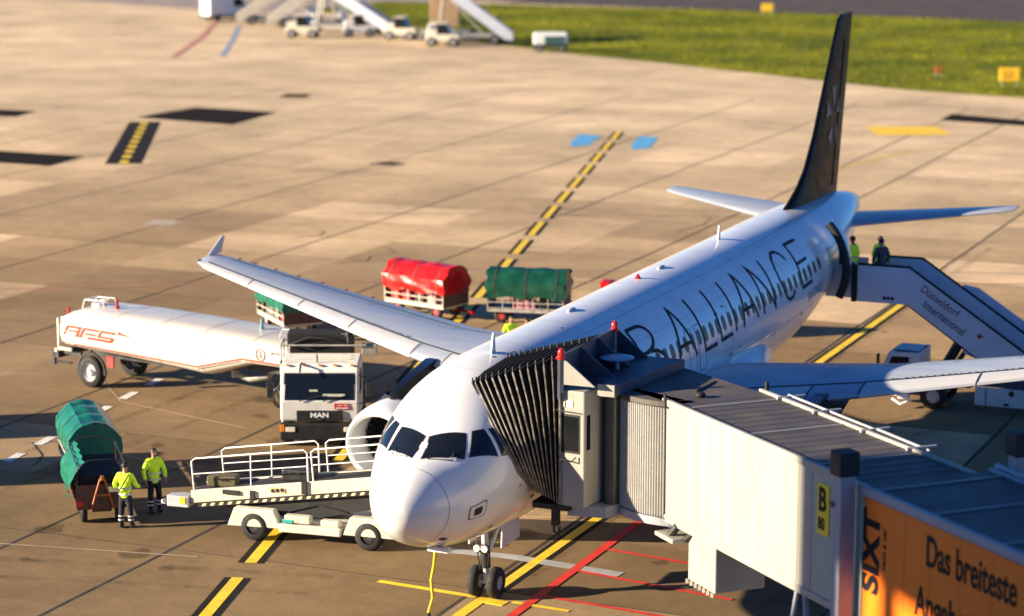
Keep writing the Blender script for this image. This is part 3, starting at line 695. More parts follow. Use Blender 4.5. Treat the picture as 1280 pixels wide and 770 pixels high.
    for q in (-.46, .46):
        mb = MB(); mb.lathe([(.26, -.2), (.52, -.2), (.575, -.15), (.585, 0), (.575, .15), (.52, .2), (.26, .2)], (gx+q, 17.7, .585), 'X', 28); w_ = mb.build('wheel', M_tyre, g, 60)
        mb = MB(); mb.lathe([(.001, -.1), (.1, -.16), (.27, -.19), (.27, .19), (.1, .16), (.001, .1)], (gx+q, 17.7, .585), 'X', 20); mb.build('rim', M_rim, w_, 60)
# nose gear
g = thing('nose_gear', None, None); g.parent = AC
mb = MB(); mb.cyl((0, 5.07, .38), (0, 4.95, 2.1), .075, .095, 14); mb.cyl((0, 5.03, .9), (0, 6.3, 1.95), .05, .05, 10); mb.cyl((-.33, 5.07, .38), (.33, 5.07, .38), .06); mb.cyl((.0, 5.0, 1.15), (0, 4.75, 1.3), .05); mb.build('strut', M_wing, g, 60)
mb = MB(); mb.cyl((0, 5.05, .75), (0, 5.0, 1.25), .12, .12, 12); mb.box((0, 4.86, 1.25), (.34, .1, .18)); mb.tube([(.1, 4.95, 1.9), (.16, 4.9, 1.3), (.1, 4.95, .8)], .02, 6); mb.tube([(-.1, 4.95, 1.9), (-.18, 4.9, 1.3), (-.1, 4.95, .7)], .02, 6); mb.build('steering_collar', M_dmetal, g, 60)
mb = MB(); mb.cyl((-.1, 4.78, 1.28), (-.1, 4.72, 1.28), .08); mb.cyl((.1, 4.78, 1.28), (.1, 4.72, 1.28), .08); mb.build('taxi_light', M_lens, g, 60)
for sg in (1, -1):
    mb = MB(); mb.box((sg*.42, 5.55, 1.58), (.04, 1.1, .62), top=(1, .9)); mb.build('gear_door', M_white, g, 0, bevel=.012)
    mb = MB(); mb.lathe([(.17, -.11), (.33, -.11), (.375, -.07), (.38, 0), (.375, .07), (.33, .11), (.17, .11)], (sg*.25, 5.07, .38), 'X', 26); w_ = mb.build('wheel', M_tyre, g, 60)
    mb = MB(); mb.lathe([(.001, -.06), (.18, -.10), (.18, .10), (.001, .06)], (sg*.25, 5.07, .38), 'X', 18); mb.build('rim', M_rim, w_, 60)

# ---------------------------------------------------------------- passenger boarding bridge at the forward port door
BR = thing('boarding_bridge', 'cream passenger boarding bridge with black bellows and orange advertisement, docked at the front door', 'boarding bridge')
bd = Vector((.714, -.700, 0)).normalized(); bn = Vector((-bd.y, bd.x, 0)); B0 = Vector((4.92, 3.69, 0)); RISE = .02
def bp_(t, s, z): return B0 + bd*t + bn*s + Vector((0, 0, z+RISE*t))
def bbox(mb, t0, t1, s0, s1, z0, z1, mi=0):
    vs = [bp_(t, s, z) for z in (z0, z1) for t, s in ((t0, s0), (t1, s0), (t1, s1), (t0, s1))]
    return mb.add(vs, [(0, 3, 2, 1), (4, 5, 6, 7), (0, 1, 5, 4), (1, 2, 6, 5), (2, 3, 7, 6), (3, 0, 4, 7)], mi)
BW = 2.42
# inner tunnel
mb = MB(); bbox(mb, 0, 11.0, 0, BW, 2.85, 5.50); inner = mb.build('inner_tunnel', M_bridge, BR, 0, bevel=.03)
mb = MB(); bbox(mb, -.0, 11, .02, BW-.02, 5.505, 5.56); o = mb.build('roof_sheet', M_roof, inner, 0)
mb = MB()
for t in (.9, 3.7, 6.6, 9.5): bbox(mb, t, t+.14, .03, BW-.03, 5.562, 5.572)
mb.build('roof_seams', M_seam, inner, 0)
mb = MB()
for k in range(26): bbox(mb, .2+k*.42, .2+k*.42+.02, .04, BW-.04, 5.560, 5.566)
mb.build('roof_ribs', mat('roof_rib', (.07, .06, .055), .7), inner, 0)
mb = MB(); bbox(mb, 0, 11, -.05, .05, 5.47, 5.62); bbox(mb, 0, 11, BW-.05, BW+.05, 5.47, 5.62); mb.build('roof_edge_trim', M_bridge, inner, 0, bevel=.015)
mb = MB(); bbox(mb, 0.02, 11, -.035, .02, 2.82, 2.98); mb.build('sill_beam', M_bridge, inner, 0, bevel=.015)
mb = MB()
for k in range(13): bbox(mb, .6+k*.55, .6+k*.55+.015, -.006, .0, 3.0, 5.46)
mb.build('panel_joints', mat('panel_joint_pale', (.29, .28, .24), .5), inner, 0)
mb = MB(); bbox(mb, 6.75, 11, -.012, -.002, 2.99, 5.46); mb.build('end_panel', M_bpale, inner, 0)
# gate sign
mb = MB(); bbox(mb, 6.92, 7.38, -.032, -.016, 4.25, 5.28); sg_ = mb.build('gate_sign', mat('sign_yellow', (.80, .58, .02), .4, var=.03), BR, 0)
rt_, up_ = bd+Vector((0, 0, RISE)), Vector((0, 0, 1))
text('sign_text', 'B', .66, M_ink, sg_, bp_(6.97, -.038, 4.74), rt_, up_, bold=.02, sx=.82)
text('sign_text', '80', .34, M_ink, sg_, bp_(6.97, -.038, 4.36), rt_, up_, bold=.008, sx=.75)
# outer tunnel with the advertisement
mb = MB(); bbox(mb, 8.90, 24, -.22, BW+.22, 2.62, 5.58); outer = mb.build('outer_tunnel', M_bgrey, BR, 0, bevel=.03)
mb = MB(); bbox(mb, 8.87, 24, -.20, BW+.20, 5.585, 5.66); mb.build('roof_sheet', M_roof, outer, 0)
mb = MB()
for t in (9.3, 11.2, 13.4, 15.4): bbox(mb, t, t+.12, -.19, BW+.19, 5.662, 5.685)
mb.build('roof_seams', M_seam, outer, 0)
mb = MB(); bbox(mb, 8.85, 24, -.30, -.18, 5.53, 5.72); bbox(mb, 8.85, 24, BW+.18, BW+.30, 5.53, 5.72); mb.build('roof_edge_trim', M_bgrey, outer, 0, bevel=.02)
mb = MB(); bbox(mb, 8.81, 9.05, -.27, BW+.27, 2.55, 5.60); mb.build('end_frame', M_bpale, outer, 0, bevel=.02)
mb = MB(); bbox(mb, 9.07, 24, -.245, -.224, 2.66, 5.50); ad = mb.build('advertisement', M_bill, BR, 0)
mb = MB()
for t in (10.5, 11.35, 12.35, 13.35, 14.35): bbox(mb, t, t+.014, -.2475, -.2455, 2.68, 5.48)
mb.build('panel_joints', mat('billboard_joint', (.42, .11, .01), .5), ad, 0)
text('advert_text', 'SIXT', .80, M_ink, ad, bp_(9.60, -.250, 3.70), up_, -rt_, bold=.035, sx=.98)
text('advert_text', 'rent a car', .21, M_ink, ad, bp_(9.87, -.250, 4.25), up_, -rt_, bold=.002)
text('advert_text', 'Das breiteste', .80, M_ink, ad, bp_(11.22, -.250, 4.74), rt_, up_, bold=.016, sx=.66)
text('advert_text', 'Angebot m', .80, M_ink, ad, bp_(10.92, -.250, 3.74), rt_, up_, bold=.016, sx=.66)
# lift columns of the drive gantry
for s_, nm in ((-.52, 0), (BW+.95, 1)):
    mb = MB(); bbox(mb, 8.62, 8.92, s_-.16, s_+.16, .9, 6.05); c_ = mb.build('lift_column', M_bgrey, BR, 0, bevel=.02)
    mb = MB(); bbox(mb, 8.57, 8.97, s_-.21, s_+.21, 5.88, 6.35); mb.build('column_cap', M_black, c_, 0, bevel=.02)
    mb = MB(); a = bp_(8.63, s_-.165, 5.3); mb.cyl(a, a-bn*.03, .06, n=12); mb.build('bolt_cover', M_dmetal, c_, 0)
mb = MB(); bbox(mb, 8.52, 9.06, -.8, BW+1.2, .7, 1.05); mb.build('cross_beam', M_bgrey, BR, 0, bevel=.02)
for s_ in (.2, BW-.2):
    mb = MB(); c_ = bp_(8.8, s_, 0); c_.z = .5; mb.cyl(c_-bn*.18, c_+bn*.18, .5, n=28); mb.build('drive_wheel', M_tyre, BR, 60)
mb = MB(); mb.tube([bp_(6.3, .1, 2.9), bp_(7.0, -.2, 1.5)], .06); mb.tube([bp_(6.0, .1, 2.9), bp_(6.3, -.2, 2.2)], .05); mb.build('strut', M_bgrey, BR, 60)
# cable trough along the far eave
mb = MB()
for a, b in ((.9, 4.6), (4.7, 6.6)): mb.tube([bp_(a, BW+.22, 5.62), bp_(b, BW+.30, 5.56)], .03, 8)
mb.tube([bp_(8.8, BW+.42, 5.72), bp_(18, BW+.42, 5.66)], .07, 8)
mb.build('cable_tray', mat('cable_tray_grey', (.34, .35, .37), .4), BR, 60)
for t in (1.0, 2.6, 4.6, 6.4, 8.9, 11.4):
    mb = MB(); bbox(mb, t, t+.07, BW-.15, BW+.55, 5.575, 5.63); mb.build('tray_bracket', M_bgrey, BR, 0)
mb = MB(); bbox(mb, .15, .24, -.09, -.05, 5.42, 5.74); bbox(mb, .15, .24, BW+.02, BW+.08, 5.5, 5.8); mb.build('eave_stops', M_black, BR, 0)
# rotating cab: drum with the slatted curtain
DC = Vector((5.05, 5.45, 0)); DR = 1.86
def drum(a, r, z): return Vector((DC.x+r*math.cos(R(a)), DC.y+r*math.sin(R(a)), z))
mb = MB(); rg_ = []
a0, a1 = 208, 268
nn = 120
for i in range(nn+1):
    a = a0+(a1-a0)*i/nn; r = DR+(.03 if (i//2) % 2 else -.012); rg_.append([drum(a, r, 2.92), drum(a, r, 5.42)])
mb.loft(rg_, loop=False, cap=False); mb.build('slat_curtain', M_curt, BR, 0)
mb = MB(); ring = [drum(a, DR+.10, 0) for a in range(120, 300, 6)]+[bp_(.4, .0, 0), bp_(.9, BW, 0)]
poly = [(p.x, p.y) for p in ring]; mb.prism(poly, 5.46, 5.57, 'Z'); mb.build('drum_roof', M_roof, BR, 0, bevel=.01)
mb = MB(); ring = [drum(a, DR-.25, 0) for a in range(110, 330, 8)]; mb.prism([(p.x, p.y) for p in ring], 2.9, 5.455, 'Z'); mb.build('drum_core', M_hole, BR, 0)
mb = MB(); ring = [drum(a, DR+.06, 0) for a in range(110, 300, 6)]+[bp_(.3, .0, 0), bp_(.6, BW, 0)]; mb.prism([(p.x, p.y) for p in ring], 2.72, 2.9, 'Z'); mb.build('drum_floor', M_bgrey, BR, 0)
mb = MB(); mb.tube([bp_(-1.2, 1.9, 5.60), bp_(-.4, 1.0, 5.60)], .02, 6); mb.sphere(bp_(.1, .85, 5.63), .13, 8, sc=(1, 1, .5)); mb.build('roof_lamp', M_black, BR, 60)
# cab body: control booth, recess, pillar, fascia, upper gussets
mb = MB(); mb.prism([(2.50, 3.38), (3.18, 3.30), (3.32, 4.2), (2.50, 4.2)], 2.98, 5.66, 'Z'); booth = mb.build('control_booth', M_bridge, BR, 0, bevel=.03)
u_ = Vector((.68, -.08, 0)).normalized(); nrm = Vector((u_.y, -u_.x, 0))
def bo(s, z, o=0.): return Vector((2.50, 3.38, z))+u_*s+nrm*o
mb = MB(); mb.add([bo(.10, 4.22, .006), bo(.58, 4.22, .006), bo(.58, 5.12, .006), bo(.10, 5.12, .006), bo(.10, 4.22, -.02), bo(.58, 4.22, -.02), bo(.58, 5.12, -.02), bo(.10, 5.12, -.02)], [(0, 1, 2, 3), (4, 5, 1, 0), (5, 6, 2, 1), (6, 7, 3, 2), (7, 4, 0, 3)]); fr_ = mb.build('booth_window', M_black, booth, 0)
mb = MB(); mb.add([bo(.14, 4.27, .010), bo(.54, 4.27, .010), bo(.54, 5.07, .010), bo(.14, 5.07, .010)], [(0, 1, 2, 3)]); mb.build('pane', M_glass, fr_, 0)
mb = MB(); mb.tube([bo(.05, 4.16, .03), bo(.1, 4.10, .12), bo(.42, 4.06, .12), bo(.5, 4.16, .05)], .016, 6); mb.tube([bo(.02, 5.5, .03), bo(.03, 5.2, .08), bo(.6, 5.17, .03)], .014, 6); mb.build('mirror_bracket', M_black, booth, 60)
mb = MB(); mb.box(bo(.32, 5.36, .012), (.14, .02, .16)); mb.box(bo(.18, 5.34, .012), (.03, .02, .12)); mb.build('notice_plates', mat('plate_pale', (.6, .6, .55), .5), booth, 0)
mb = MB(); e_ = Vector((.14, .90, 0)).normalized(); q0 = Vector((3.18, 3.30, 0)); n2 = Vector((e_.y, -e_.x, 0))
mb.add([q0+e_*.10+n2*.006+Vector((0, 0, 4.3)), q0+e_*.26+n2*.006+Vector((0, 0, 4.3)), q0+e_*.26+n2*.006+Vector((0, 0, 5.1)), q0+e_*.10+n2*.006+Vector((0, 0, 5.1))], [(0, 1, 2, 3)]); mb.build('side_window', M_glass, booth, 0)
mb = MB(); mb.prism([(2.62, 4.2), (3.9, 4.2), (3.9, 6.7), (2.62, 6.7)], 2.98, 5.6, 'Z'); mb.build('cab_body', M_slate_shade, BR, 0)
mb = MB(); mb.cyl((3.56, 4.05, 2.95), (3.56, 4.05, 5.52), .17, n=18); mb.build('pillar', mat('pillar_shaded', (.10, .095, .09), .35, .5), BR, 60)  # darkened along with the recess, its shade is in the colour
mb = MB(); mb.prism([(3.42, 3.55), (3.80, 3.55), (4.3, 6.9), (2.6, 6.9), (2.6, 4.2), (3.42, 4.0)], 5.56, 5.80, 'Z'); mb.build('cab_roof', M_slate_shade, BR, 0, bevel=.015)
mb = MB(); mb.box((3.60, 3.545, 5.69), (.40, .03, .27)); mb.build('fascia', M_bridge, BR, 0)
mb = MB(); mb.prism([(2.7, 3.5), (3.9, 6.7), (4.9, 6.9), (4.5, 6.2), (3.6, 3.6)], 2.72, 2.97, 'Z'); mb.build('cab_floor', M_bgrey, BR, 0)
FX = 2.58
mb = MB(); mb.box((FX, 5.05, 5.95), (.07, 3.6, .98)); mb.build('front_frame_panel', M_slate_shade, BR, 0)
for y in (3.32, 4.5, 5.6, 6.78):
    mb = MB(); mb.prism([(FX+.03, 5.80), (FX+.85, 5.80), (FX+.06, 6.42), (FX+.03, 6.42)], y-.025, y+.025, 'Y'); mb.build('gusset', M_bridge if y < 3.4 else M_slate_shade, BR, 0)  # near gusset cream, the others coloured with their blue shade
mb = MB(); mb.lathe([(.05, 5.8), (.05, 5.98), (.34, 6.02), (.40, 6.07), (.30, 6.10), (.0, 6.11)], (3.2, 5.3, 0), 'Z', 24); mb.build('roof_ventilator', mat('ventilator_blue_grey', (.30, .36, .48), .35), BR, 60)
for y in (3.34, 6.72):
    mb = MB(); mb.cyl((FX+.02, y, 5.6), (FX+.02, y, 6.38), .055); p_ = mb.build('beacon_post', M_bridge, BR, 60)
    mb = MB(); mb.lathe([(.12, 6.38), (.12, 6.42), (.08, 6.43), (.08, 6.55), (.05, 6.61), (.0, 6.62)], (FX+.02, y, 0), 'Z', 16); mb.build('red_beacon', M_redlens, p_, 60)
# pleated bellows hood from the cab frame onto the skin
def hood(k):
    """k=0 the cab frame, k=1 the edge that seals on the skin"""
    fr = [(FX, 3.34, 3.02), (FX, 3.34, 3.8), (FX, 3.34, 4.7), (FX, 3.34, 5.6), (FX, 3.36, 6.36), (FX, 3.9, 6.40), (FX, 5.0, 6.42), (FX, 6.1, 6.40), (FX, 6.74, 6.36), (FX, 6.76, 5.6), (FX, 6.76, 4.7), (FX, 6.76, 3.8), (FX, 6.76, 3.02)]
    sk_ = [(3.55, 108), (2.85, 88), (2.6, 64), (2.68, 43), (3.30, 14), (3.9, 15), (5.0, 17), (6.3, 22), (7.4, 30), (7.5, 47), (7.5, 64), (7.4, 86), (7.3, 106)]
    out = []
    for f, s in zip(fr, sk_):
        a = Vector(f); b = fus(s[0], s[1], .03); p = a.lerp(b, k)
        out.append(p)
    return out
NR = 14; hj = random.Random(21); mb = MB(); rings = []
cen = Vector((2.2, 5.05, 4.4))
for i in range(NR*2-1):
    k = i/(NR*2-2); k = 1-(1-k)**1.25; r = hood(k)
    if i % 2: r = [p+(Vector((0, cen.y-p.y, (cen.z-p.z) if p.z > 5.4 else 0)).normalized())*.15 for p in r]
    rings.append(r)
mb.loft(rings, loop=False, cap=False); bel = mb.build('bellows', M_rub, BR, 0)
for i in range(0, NR*2-1, 2):
    k = i/(NR*2-2); k = 1-(1-k)**1.25; r = hood(k); mb = MB(); mb.tube([p+(p-cen).normalized()*(.012+hj.uniform(-.012, .012)) for p in r[:5]], .032 if i == 0 else hj.uniform(.013, .024), 5); mb.tube([p+(p-cen).normalized()*.012 for p in r[4:]], .026, 5, 1)
    mb.build('hoop', [M_rib, M_rub], bel, 60)
for i in range(0, NR*2-1, 2):
    k = i/(NR*2-2); k = 1-(1-k)**1.25
    for p in (hood(k)[4], hood(k)[6]): mb = MB(); mb.cyl(p, p+Vector((0, 0, .14)), .022, n=6); mb.build('hoop_lug', M_black, bel, 0)
mb = MB(); mb.box((2.35, 3.6, 2.92), (.9, .5, .12)); mb.box((2.45, 3.42, 2.7), (.16, .16, .42)); mb.tube([(2.42, 3.4, 2.5), (2.42, 3.38, 2.35), (2.56, 3.3, 2.3), (2.6, 3.3, 2.5)], .03, 6); mb.build('bumper', M_black, BR, 0)
mb = MB(); mb.box((2.25, 5.05, 2.94), (.75, 3.3, .1)); mb.build('cab_floor_lip', M_black, BR, 0)
# service box and platform hanging below
mb = MB(); bbox(mb, 1.05, 2.35, .12, 1.35, 1.70, 2.84); hb = mb.build('service_box', M_bridge, BR, 0, bevel=.03)
for k in range(7): mb = MB(); a = bp_(1.05+k*.2, .11, 1.66); mb.box(a, (.07, .05, .1)); mb.build('fringe_tab', M_galv, hb, 0)
mb = MB(); bbox(mb, .1, 1.0, -.25, .45, 2.52, 2.62); pf = mb.build('platform', M_bridge, BR, 0, bevel=.02)
mb = MB(); mb.tube([bp_(.6, -.1, 2.62), bp_(.75, .0, 2.85)], .09, 8); mb.tube([bp_(1.0, .1, 2.6), bp_(1.3, .2, 2.86)], .09, 8); mb.build('platform_hinges', M_black, pf, 0)

# unseen terminal pier added to shade the bridge, openings shaped for its lit patches
TB = thing('unseen_shade_pier', 'unseen terminal pier added to shade the bridge, with openings for lit patches', 'building', bp_(6.15, 0, 0)-50*Vector((math.cos(R(SUN_AZ)), math.sin(R(SUN_AZ)), 0)), R(SUN_AZ-90))
TB.location.z = 0
for x0, x1, z0, z1 in ((0, 2.9, 0, 26), (2.9, 3.55, 19.0, 26), (3.55, 4.1, 0, 26), (4.1, 5.4, 18.9, 26), (5.4, 30, 0, 26)):
    mb = MB(); mb.box(((x0+x1)/2, -1.5, (z0+z1)/2), (x1-x0, 3, z1-z0)); mb.build('wall', M_terminal, TB, 0)
mb = MB()
for k in range(6):
    for j in range(9): mb.box((6.7+j*2.5, .02, 3+k*3.8), (1.9, .06, 2.2))
o = mb.build('windows', M_glass, TB, 0)

# ---------------------------------------------------------------- baggage carts
M_strap = mat('strap_webbing', (.03, .035, .03), .7)
def wheel(name, c, r, w, parent, rim=M_rim, axis='Y', hub=.55):
    mb = MB(); mb.lathe([(r*hub, -w/2), (r*.92, -w/2), (r, -w*.3), (r, w*.3), (r*.92, w/2), (r*hub, w/2)], c, axis, 24); o = mb.build(name, M_tyre, parent, 60)
    mb = MB(); mb.lathe([(.001, -w*.28), (r*.25, -w*.42), (r*hub, -w*.3), (r*hub, w*.3), (r*.25, w*.42), (.001, w*.28)], c, axis, 18); mb.build('rim', rim, o, 60); return o
def cart(name, label, loc, rz, tarp, rim=M_redrim, L=2.9, Wd=1.5, H=2.05, frame=M_cream, group='covered baggage carts on the apron', cover=True, bar=True, seed=1):
    t = thing(name, label, 'baggage cart', loc, rz, group); rr = random.Random(seed)
    mb = MB(); mb.box((0, 0, .50), (L, Wd, .10)); mb.box((0, 0, .40), (L*.9, .5, .12)); mb.build('deck', frame, t, 0, bevel=.01)
    for sy in (1, -1):
        mb = MB()
        for z in (.60, .82, 1.06): mb.box((0, sy*Wd/2, z), (L, .03, .032))
        for k in range(6): mb.box((-L/2+.02+k*(L-.04)/5, sy*Wd/2, .8), (.03, .032, .55))
        mb.build('side_rail', frame if sy < 0 else M_galv, t, 0)
    for sx in (1, -1):
        mb = MB(); mb.box((sx*(L/2), 0, .82), (.03, Wd, .62)); mb.build('end_board', M_rust, t, 0)
    for sx in (L/2-.5, -L/2+.5):
        for sy in (1, -1): wheel('wheel', (sx, sy*(Wd/2-.22), .27), .27, .16, t, rim)
    if bar:
        mb = MB(); mb.tube([(L/2-.3, .22, .36), (L/2+.75, 0, .34)], .03, 6); mb.tube([(L/2-.3, -.22, .36), (L/2+.75, 0, .34)], .03, 6); mb.cyl((L/2+.8, 0, .28), (L/2+.8, 0, .40), .08); mb.build('drawbar', M_yellow if seed % 2 else M_galv, t, 60)
    if cover:
        # tarpaulin: a creased hood, denser towards the gathered lower hem
        prof = [(-Wd/2-.04, 1.0), (-Wd/2-.07, 1.25), (-Wd/2-.05, 1.55), (-Wd*.40, 1.78), (-Wd*.25, H-.06), (0, H), (Wd*.25, H-.06), (Wd*.40, 1.78), (Wd/2+.05, 1.55), (Wd/2+.07, 1.25), (Wd/2+.04, 1.0)]
        prof = [(y, 1+(z-1)*(H-1)/1.05) if abs(y) > Wd*.3 else (y, z) for y, z in prof]
        dense = []
        for a, b in zip(prof[:-1], prof[1:]):
            for k in range(4): dense.append((a[0]+(b[0]-a[0])*k/4, a[1]+(b[1]-a[1])*k/4))
        dense.append(prof[-1]); nx = 36; rings = []
        ph = [(rr.uniform(2, 9), rr.uniform(0, 6), rr.uniform(1, 7)) for _ in range(7)]
        for i in range(nx+1):
            x = -L/2-.05+(L+.1)*i/nx; r = []
            for j, (y, z) in enumerate(dense):
                low = max(0, (1+.75*(H-1)/1.05-z)/.75)
                d = sum(math.sin(f*x+p+q*z*2.2+(j*.18)) for f, p, q in ph)/7*(.010+.06*low)
                sag = -.035*math.sin(PI*i/nx*3)**2*(1 if z > 1.9 else 0)
                sgn = 1 if y > 0 else -1
                r.append(Vector((x+(.05*math.sin(j*.8+ph[0][1]) if i in (0, nx) else 0), y+sgn*d, z+sag+(.05*math.sin(x*5+ph[1][1])*(1 if j in (0, len(dense)-1) else 0)))))
            rings.append(r)
        mb.loft(rings, loop=False, cap=False)
        for r in (rings[0], rings[-1]): mb.add(r, [tuple(range(len(r)))])
        tp = mb.build('tarpaulin', tarp, t, 28)
        for i in (4, 18, 32):
            mb = MB(); up_r = [p+Vector((0, (.012 if p.y > 0 else -.012), .012)) for p in rings[i]]
            for sx in (0,): mb.loft([[p+Vector((-.025, 0, 0)), p+Vector((.025, 0, 0))] for p in up_r], loop=False, cap=False)
            mb.build('strap', M_strap, tp, 0)
    return t
def suitcase(label, loc, dim, rz, m, group='suitcases in the baggage carts', hard=True):
    t = thing('suitcase', label, 'suitcase', loc, rz, group)
    mb = MB(); mb.box((0, 0, dim[2]/2), dim); mb.build('shell', m, t, 0, bevel=.04)
    mb = MB(); mb.tube([(-.1, -dim[1]/2, dim[2]*.75), (-.1, -dim[1]/2-.05, dim[2]*.75), (.1, -dim[1]/2-.05, dim[2]*.75), (.1, -dim[1]/2, dim[2]*.75)], .012, 5); mb.build('handle', M_black, t, 60)
    return t
red = cart('baggage_cart', 'baggage cart under a glossy red tarpaulin with cream rails', (-16.15, 36.30, 0), R(-15), M_redtarp, seed=1)
grn = cart('baggage_cart', 'dark green covered baggage cart broadside behind the two workers by the wing root', (-12.05, 36.6, 0), R(11.5), M_dgreen, frame=M_galv, seed=2, L=2.9)
win = cart('baggage_cart', 'bright green covered baggage cart half hidden under the right wing', (-19.45, 31.5, 0), R(-42), M_green, rim=M_rim, seed=3, H=1.72)
hid = cart('baggage_cart', 'red covered baggage cart showing only its top edge above the fuselage', (-7.15, 35.65, 0), R(12), M_redtarp, seed=5)
fr1 = cart('baggage_cart', 'green covered baggage cart with creased tarpaulin behind the cart with the raised orange drawbar', (-14.75, 10.75, 0), R(-50), M_green, rim=M_rim, seed=4, bar=False, H=1.95, Wd=1.36)
# the open cart in front of it, tarpaulin thrown to one side
op = cart('baggage_cart', 'open baggage cart with its orange drawbar folded up, the worker in navy trousers beside it', (-12.55, 7.75, 0), R(-52), M_green, rim=M_rim, seed=6, cover=False, bar=False, L=2.6, Wd=1.35, frame=M_rust)
mb = MB(); mb.tube([(1.33, -.30, .45), (1.40, -.05, 1.30)], .03, 6); mb.tube([(1.33, .30, .45), (1.40, .05, 1.30)], .03, 6); mb.box((1.37, 0, .85), (.05, .40, .06)); mb.cyl((1.41, 0, 1.26), (1.41, 0, 1.38), .05); mb.build('drawbar', mat('drawbar_orange_shaded', (.34, .09, .015), .6, var=.2), op, 60)  # orange darkened to hold the shade it stands in
mb = MB(); mb.box((1.35, .35, .98), (.03, .42, .14)); mb.build('number_plate', M_wht, op, 0)
for sy in (1, -1):
    mb = MB(); mb.box((1.34, sy*.58, .62), (.05, .14, .12)); mb.build('lamp', M_redlens if sy < 0 else M_lens, op, 0)
mb = MB(); rings = []
rr = random.Random(9)
for i in range(19):
    x = -1.3+2.6*i/18; r = []
    for j in range(13):
        a = j/12; y = -.45-.42*math.sin(a*PI*.62)-.03*math.sin(9*x+j); z = 1.72-.95*a+.05*math.sin(7*x+j*.9)*(a+.2)
        r.append(Vector((x, y, z)))
    rings.append(r)
mb.loft(rings, loop=False, cap=False); mb.build('tarpaulin', M_green, op, 30)
mb = MB()
for sx in (1.28, -1.28):
    mb.tube([(sx, -.66, .5), (sx, -.62, 1.62), (sx, -.3, 1.78), (sx, .3, 1.78), (sx, .62, 1.62), (sx, .66, .5)], .022, 6)
mb.tube([(-1.28, -.62, 1.62), (1.28, -.62, 1.62)], .02, 6); mb.tube([(-1.28, .62, 1.62), (1.28, .62, 1.62)], .02, 6); mb.build('hoop_frame', M_dmetal, op, 60)
mb = MB(); mb.box((0, 0, .95), (2.3, 1.1, .75)); mb.build('cage_dark_block', M_hole, op, 0)  # near-black block stands in for the dark inside of the cart
# unseen carts added outside the left edge for the shadows they throw into view
cart('baggage_cart', 'unseen green covered baggage cart beyond the stand edge, added for its shadow', (-25.0, 11.9, 0), R(-60), M_green, seed=7, H=2.3)
cart('baggage_cart', 'unseen green covered baggage cart short of the dashed line, added for its shadow', (-20.6, 8.1, 0), R(-60), M_green, seed=8, H=2.3)
M_lug = [mat('luggage_red', (.5, .02, .03), .4), mat('luggage_pink', (.55, .25, .28), .5), mat('luggage_black', (.02, .02, .022), .5), mat('luggage_grey', (.25, .24, .24), .5)]
def at(c, x, y, z=.55):
    p = Matrix.Translation(c.location) @ Matrix.Rotation(c.rotation_euler.z, 4, 'Z') @ Vector((x, y, z)); return p
for (c, lab, items) in ((red, 'red covered cart', [(-1.1, -.42, .5, 0, 'bright red hard suitcase'), (-.55, -.42, .46, 0, 'second red suitcase'), (.1, -.4, .5, 2, 'black suitcase'), (.72, -.42, .42, 1, 'pale pink suitcase')]),
                        (grn, 'dark green cart', [(-.3, -.42, .42, 1, 'pink suitcase'), (.15, -.42, .36, 1, 'small pink bag'), (.7, -.4, .44, 2, 'black suitcase')]),
                        (win, 'bright green cart under the wing', [(-.55, -.42, .42, 3, 'grey suitcase'), (.1, -.42, .40, 3, 'small grey bag'), (.85, -.42, .46, 0, 'red suitcase')])):
    for x, y, h, mi, w in items:
        suitcase(w+' behind the rails of the '+lab, at(c, x, y), (.42+.1*(h-.4), .30, h), c.rotation_euler.z, M_lug[mi])

# ---------------------------------------------------------------- fuel tanker: tractor and gooseneck tank
FT = thing('fuel_tanker', 'white aviation fuel tanker with red stripe, hooked up under the right wing', 'tanker truck')
hd = Vector((.39, -.921, 0)); hr = Vector((.921, .39, 0))       # tractor heading, and its right as seen from the front
F0 = Vector((-10.22, 16.15, 0))                                  # middle of the bumper
TM = Matrix(((hr.x, -hd.x, 0, F0.x), (hr.y, -hd.y, 0, F0.y), (0, 0, .905, 0), (0, 0, 0, 1)))   # local x to the picture's right, y towards the rear
cabE = thing('cab', None, None); cabE.parent = FT
def TB_(mb, name, m, par=None, smooth=0, bevel=0.): return mb.build(name, m, par or cabE, smooth, bevel)
mb = MB(); sec = [(0.02, .95), (-.02, 1.62), (.20, 2.62), (.42, 2.78), (1.9, 2.80), (1.95, .95)]
mb.prism([(y, z) for y, z in sec], -1.16, 1.16, 'X', M=TM); TB_(mb, 'cab_shell', M_cab, bevel=.06)
mb = MB(); mb.box((0, .02, .63), (2.34, .30, .56), M=TM); TB_(mb, 'bumper', M_black, bevel=.04)
mb = MB(); mb.box((0, -.015, 1.14), (1.36, .05, .36), M=TM); gr_ = TB_(mb, 'grille', M_black, bevel=.01)
def tl(x, y, z): return TM @ Vector((x, y, z))
text('badge_text', 'MAN', .20, M_wht, gr_, tl(-.28, -.048, 1.10), hr, (0, 0, 1), bold=.008, sx=1.25)
mb = MB(); mb.box((0, -.05, 1.03), (.12, .02, .05), M=TM); TB_(mb, 'badge_lion', M_chrome, gr_)
mb = MB(); mb.add([tl(-1.08, -.012, 1.62), tl(1.08, -.012, 1.62), tl(1.04, .175, 2.53), tl(-1.04, .175, 2.53)], [(0, 1, 2, 3)]); ws = TB_(mb, 'windscreen', M_black)
def ws_(x, k, o=.012): return TM @ (Vector((x, -.016+.187*k, 1.62+.91*k))+Vector((0, -o, o*.2)))
mb = MB(); mb.add([ws_(-1.03, .05), ws_(1.03, .05), ws_(1.0, .95), ws_(-1.0, .95)], [(0, 1, 2, 3)]); TB_(mb, 'pane', M_glass, ws)
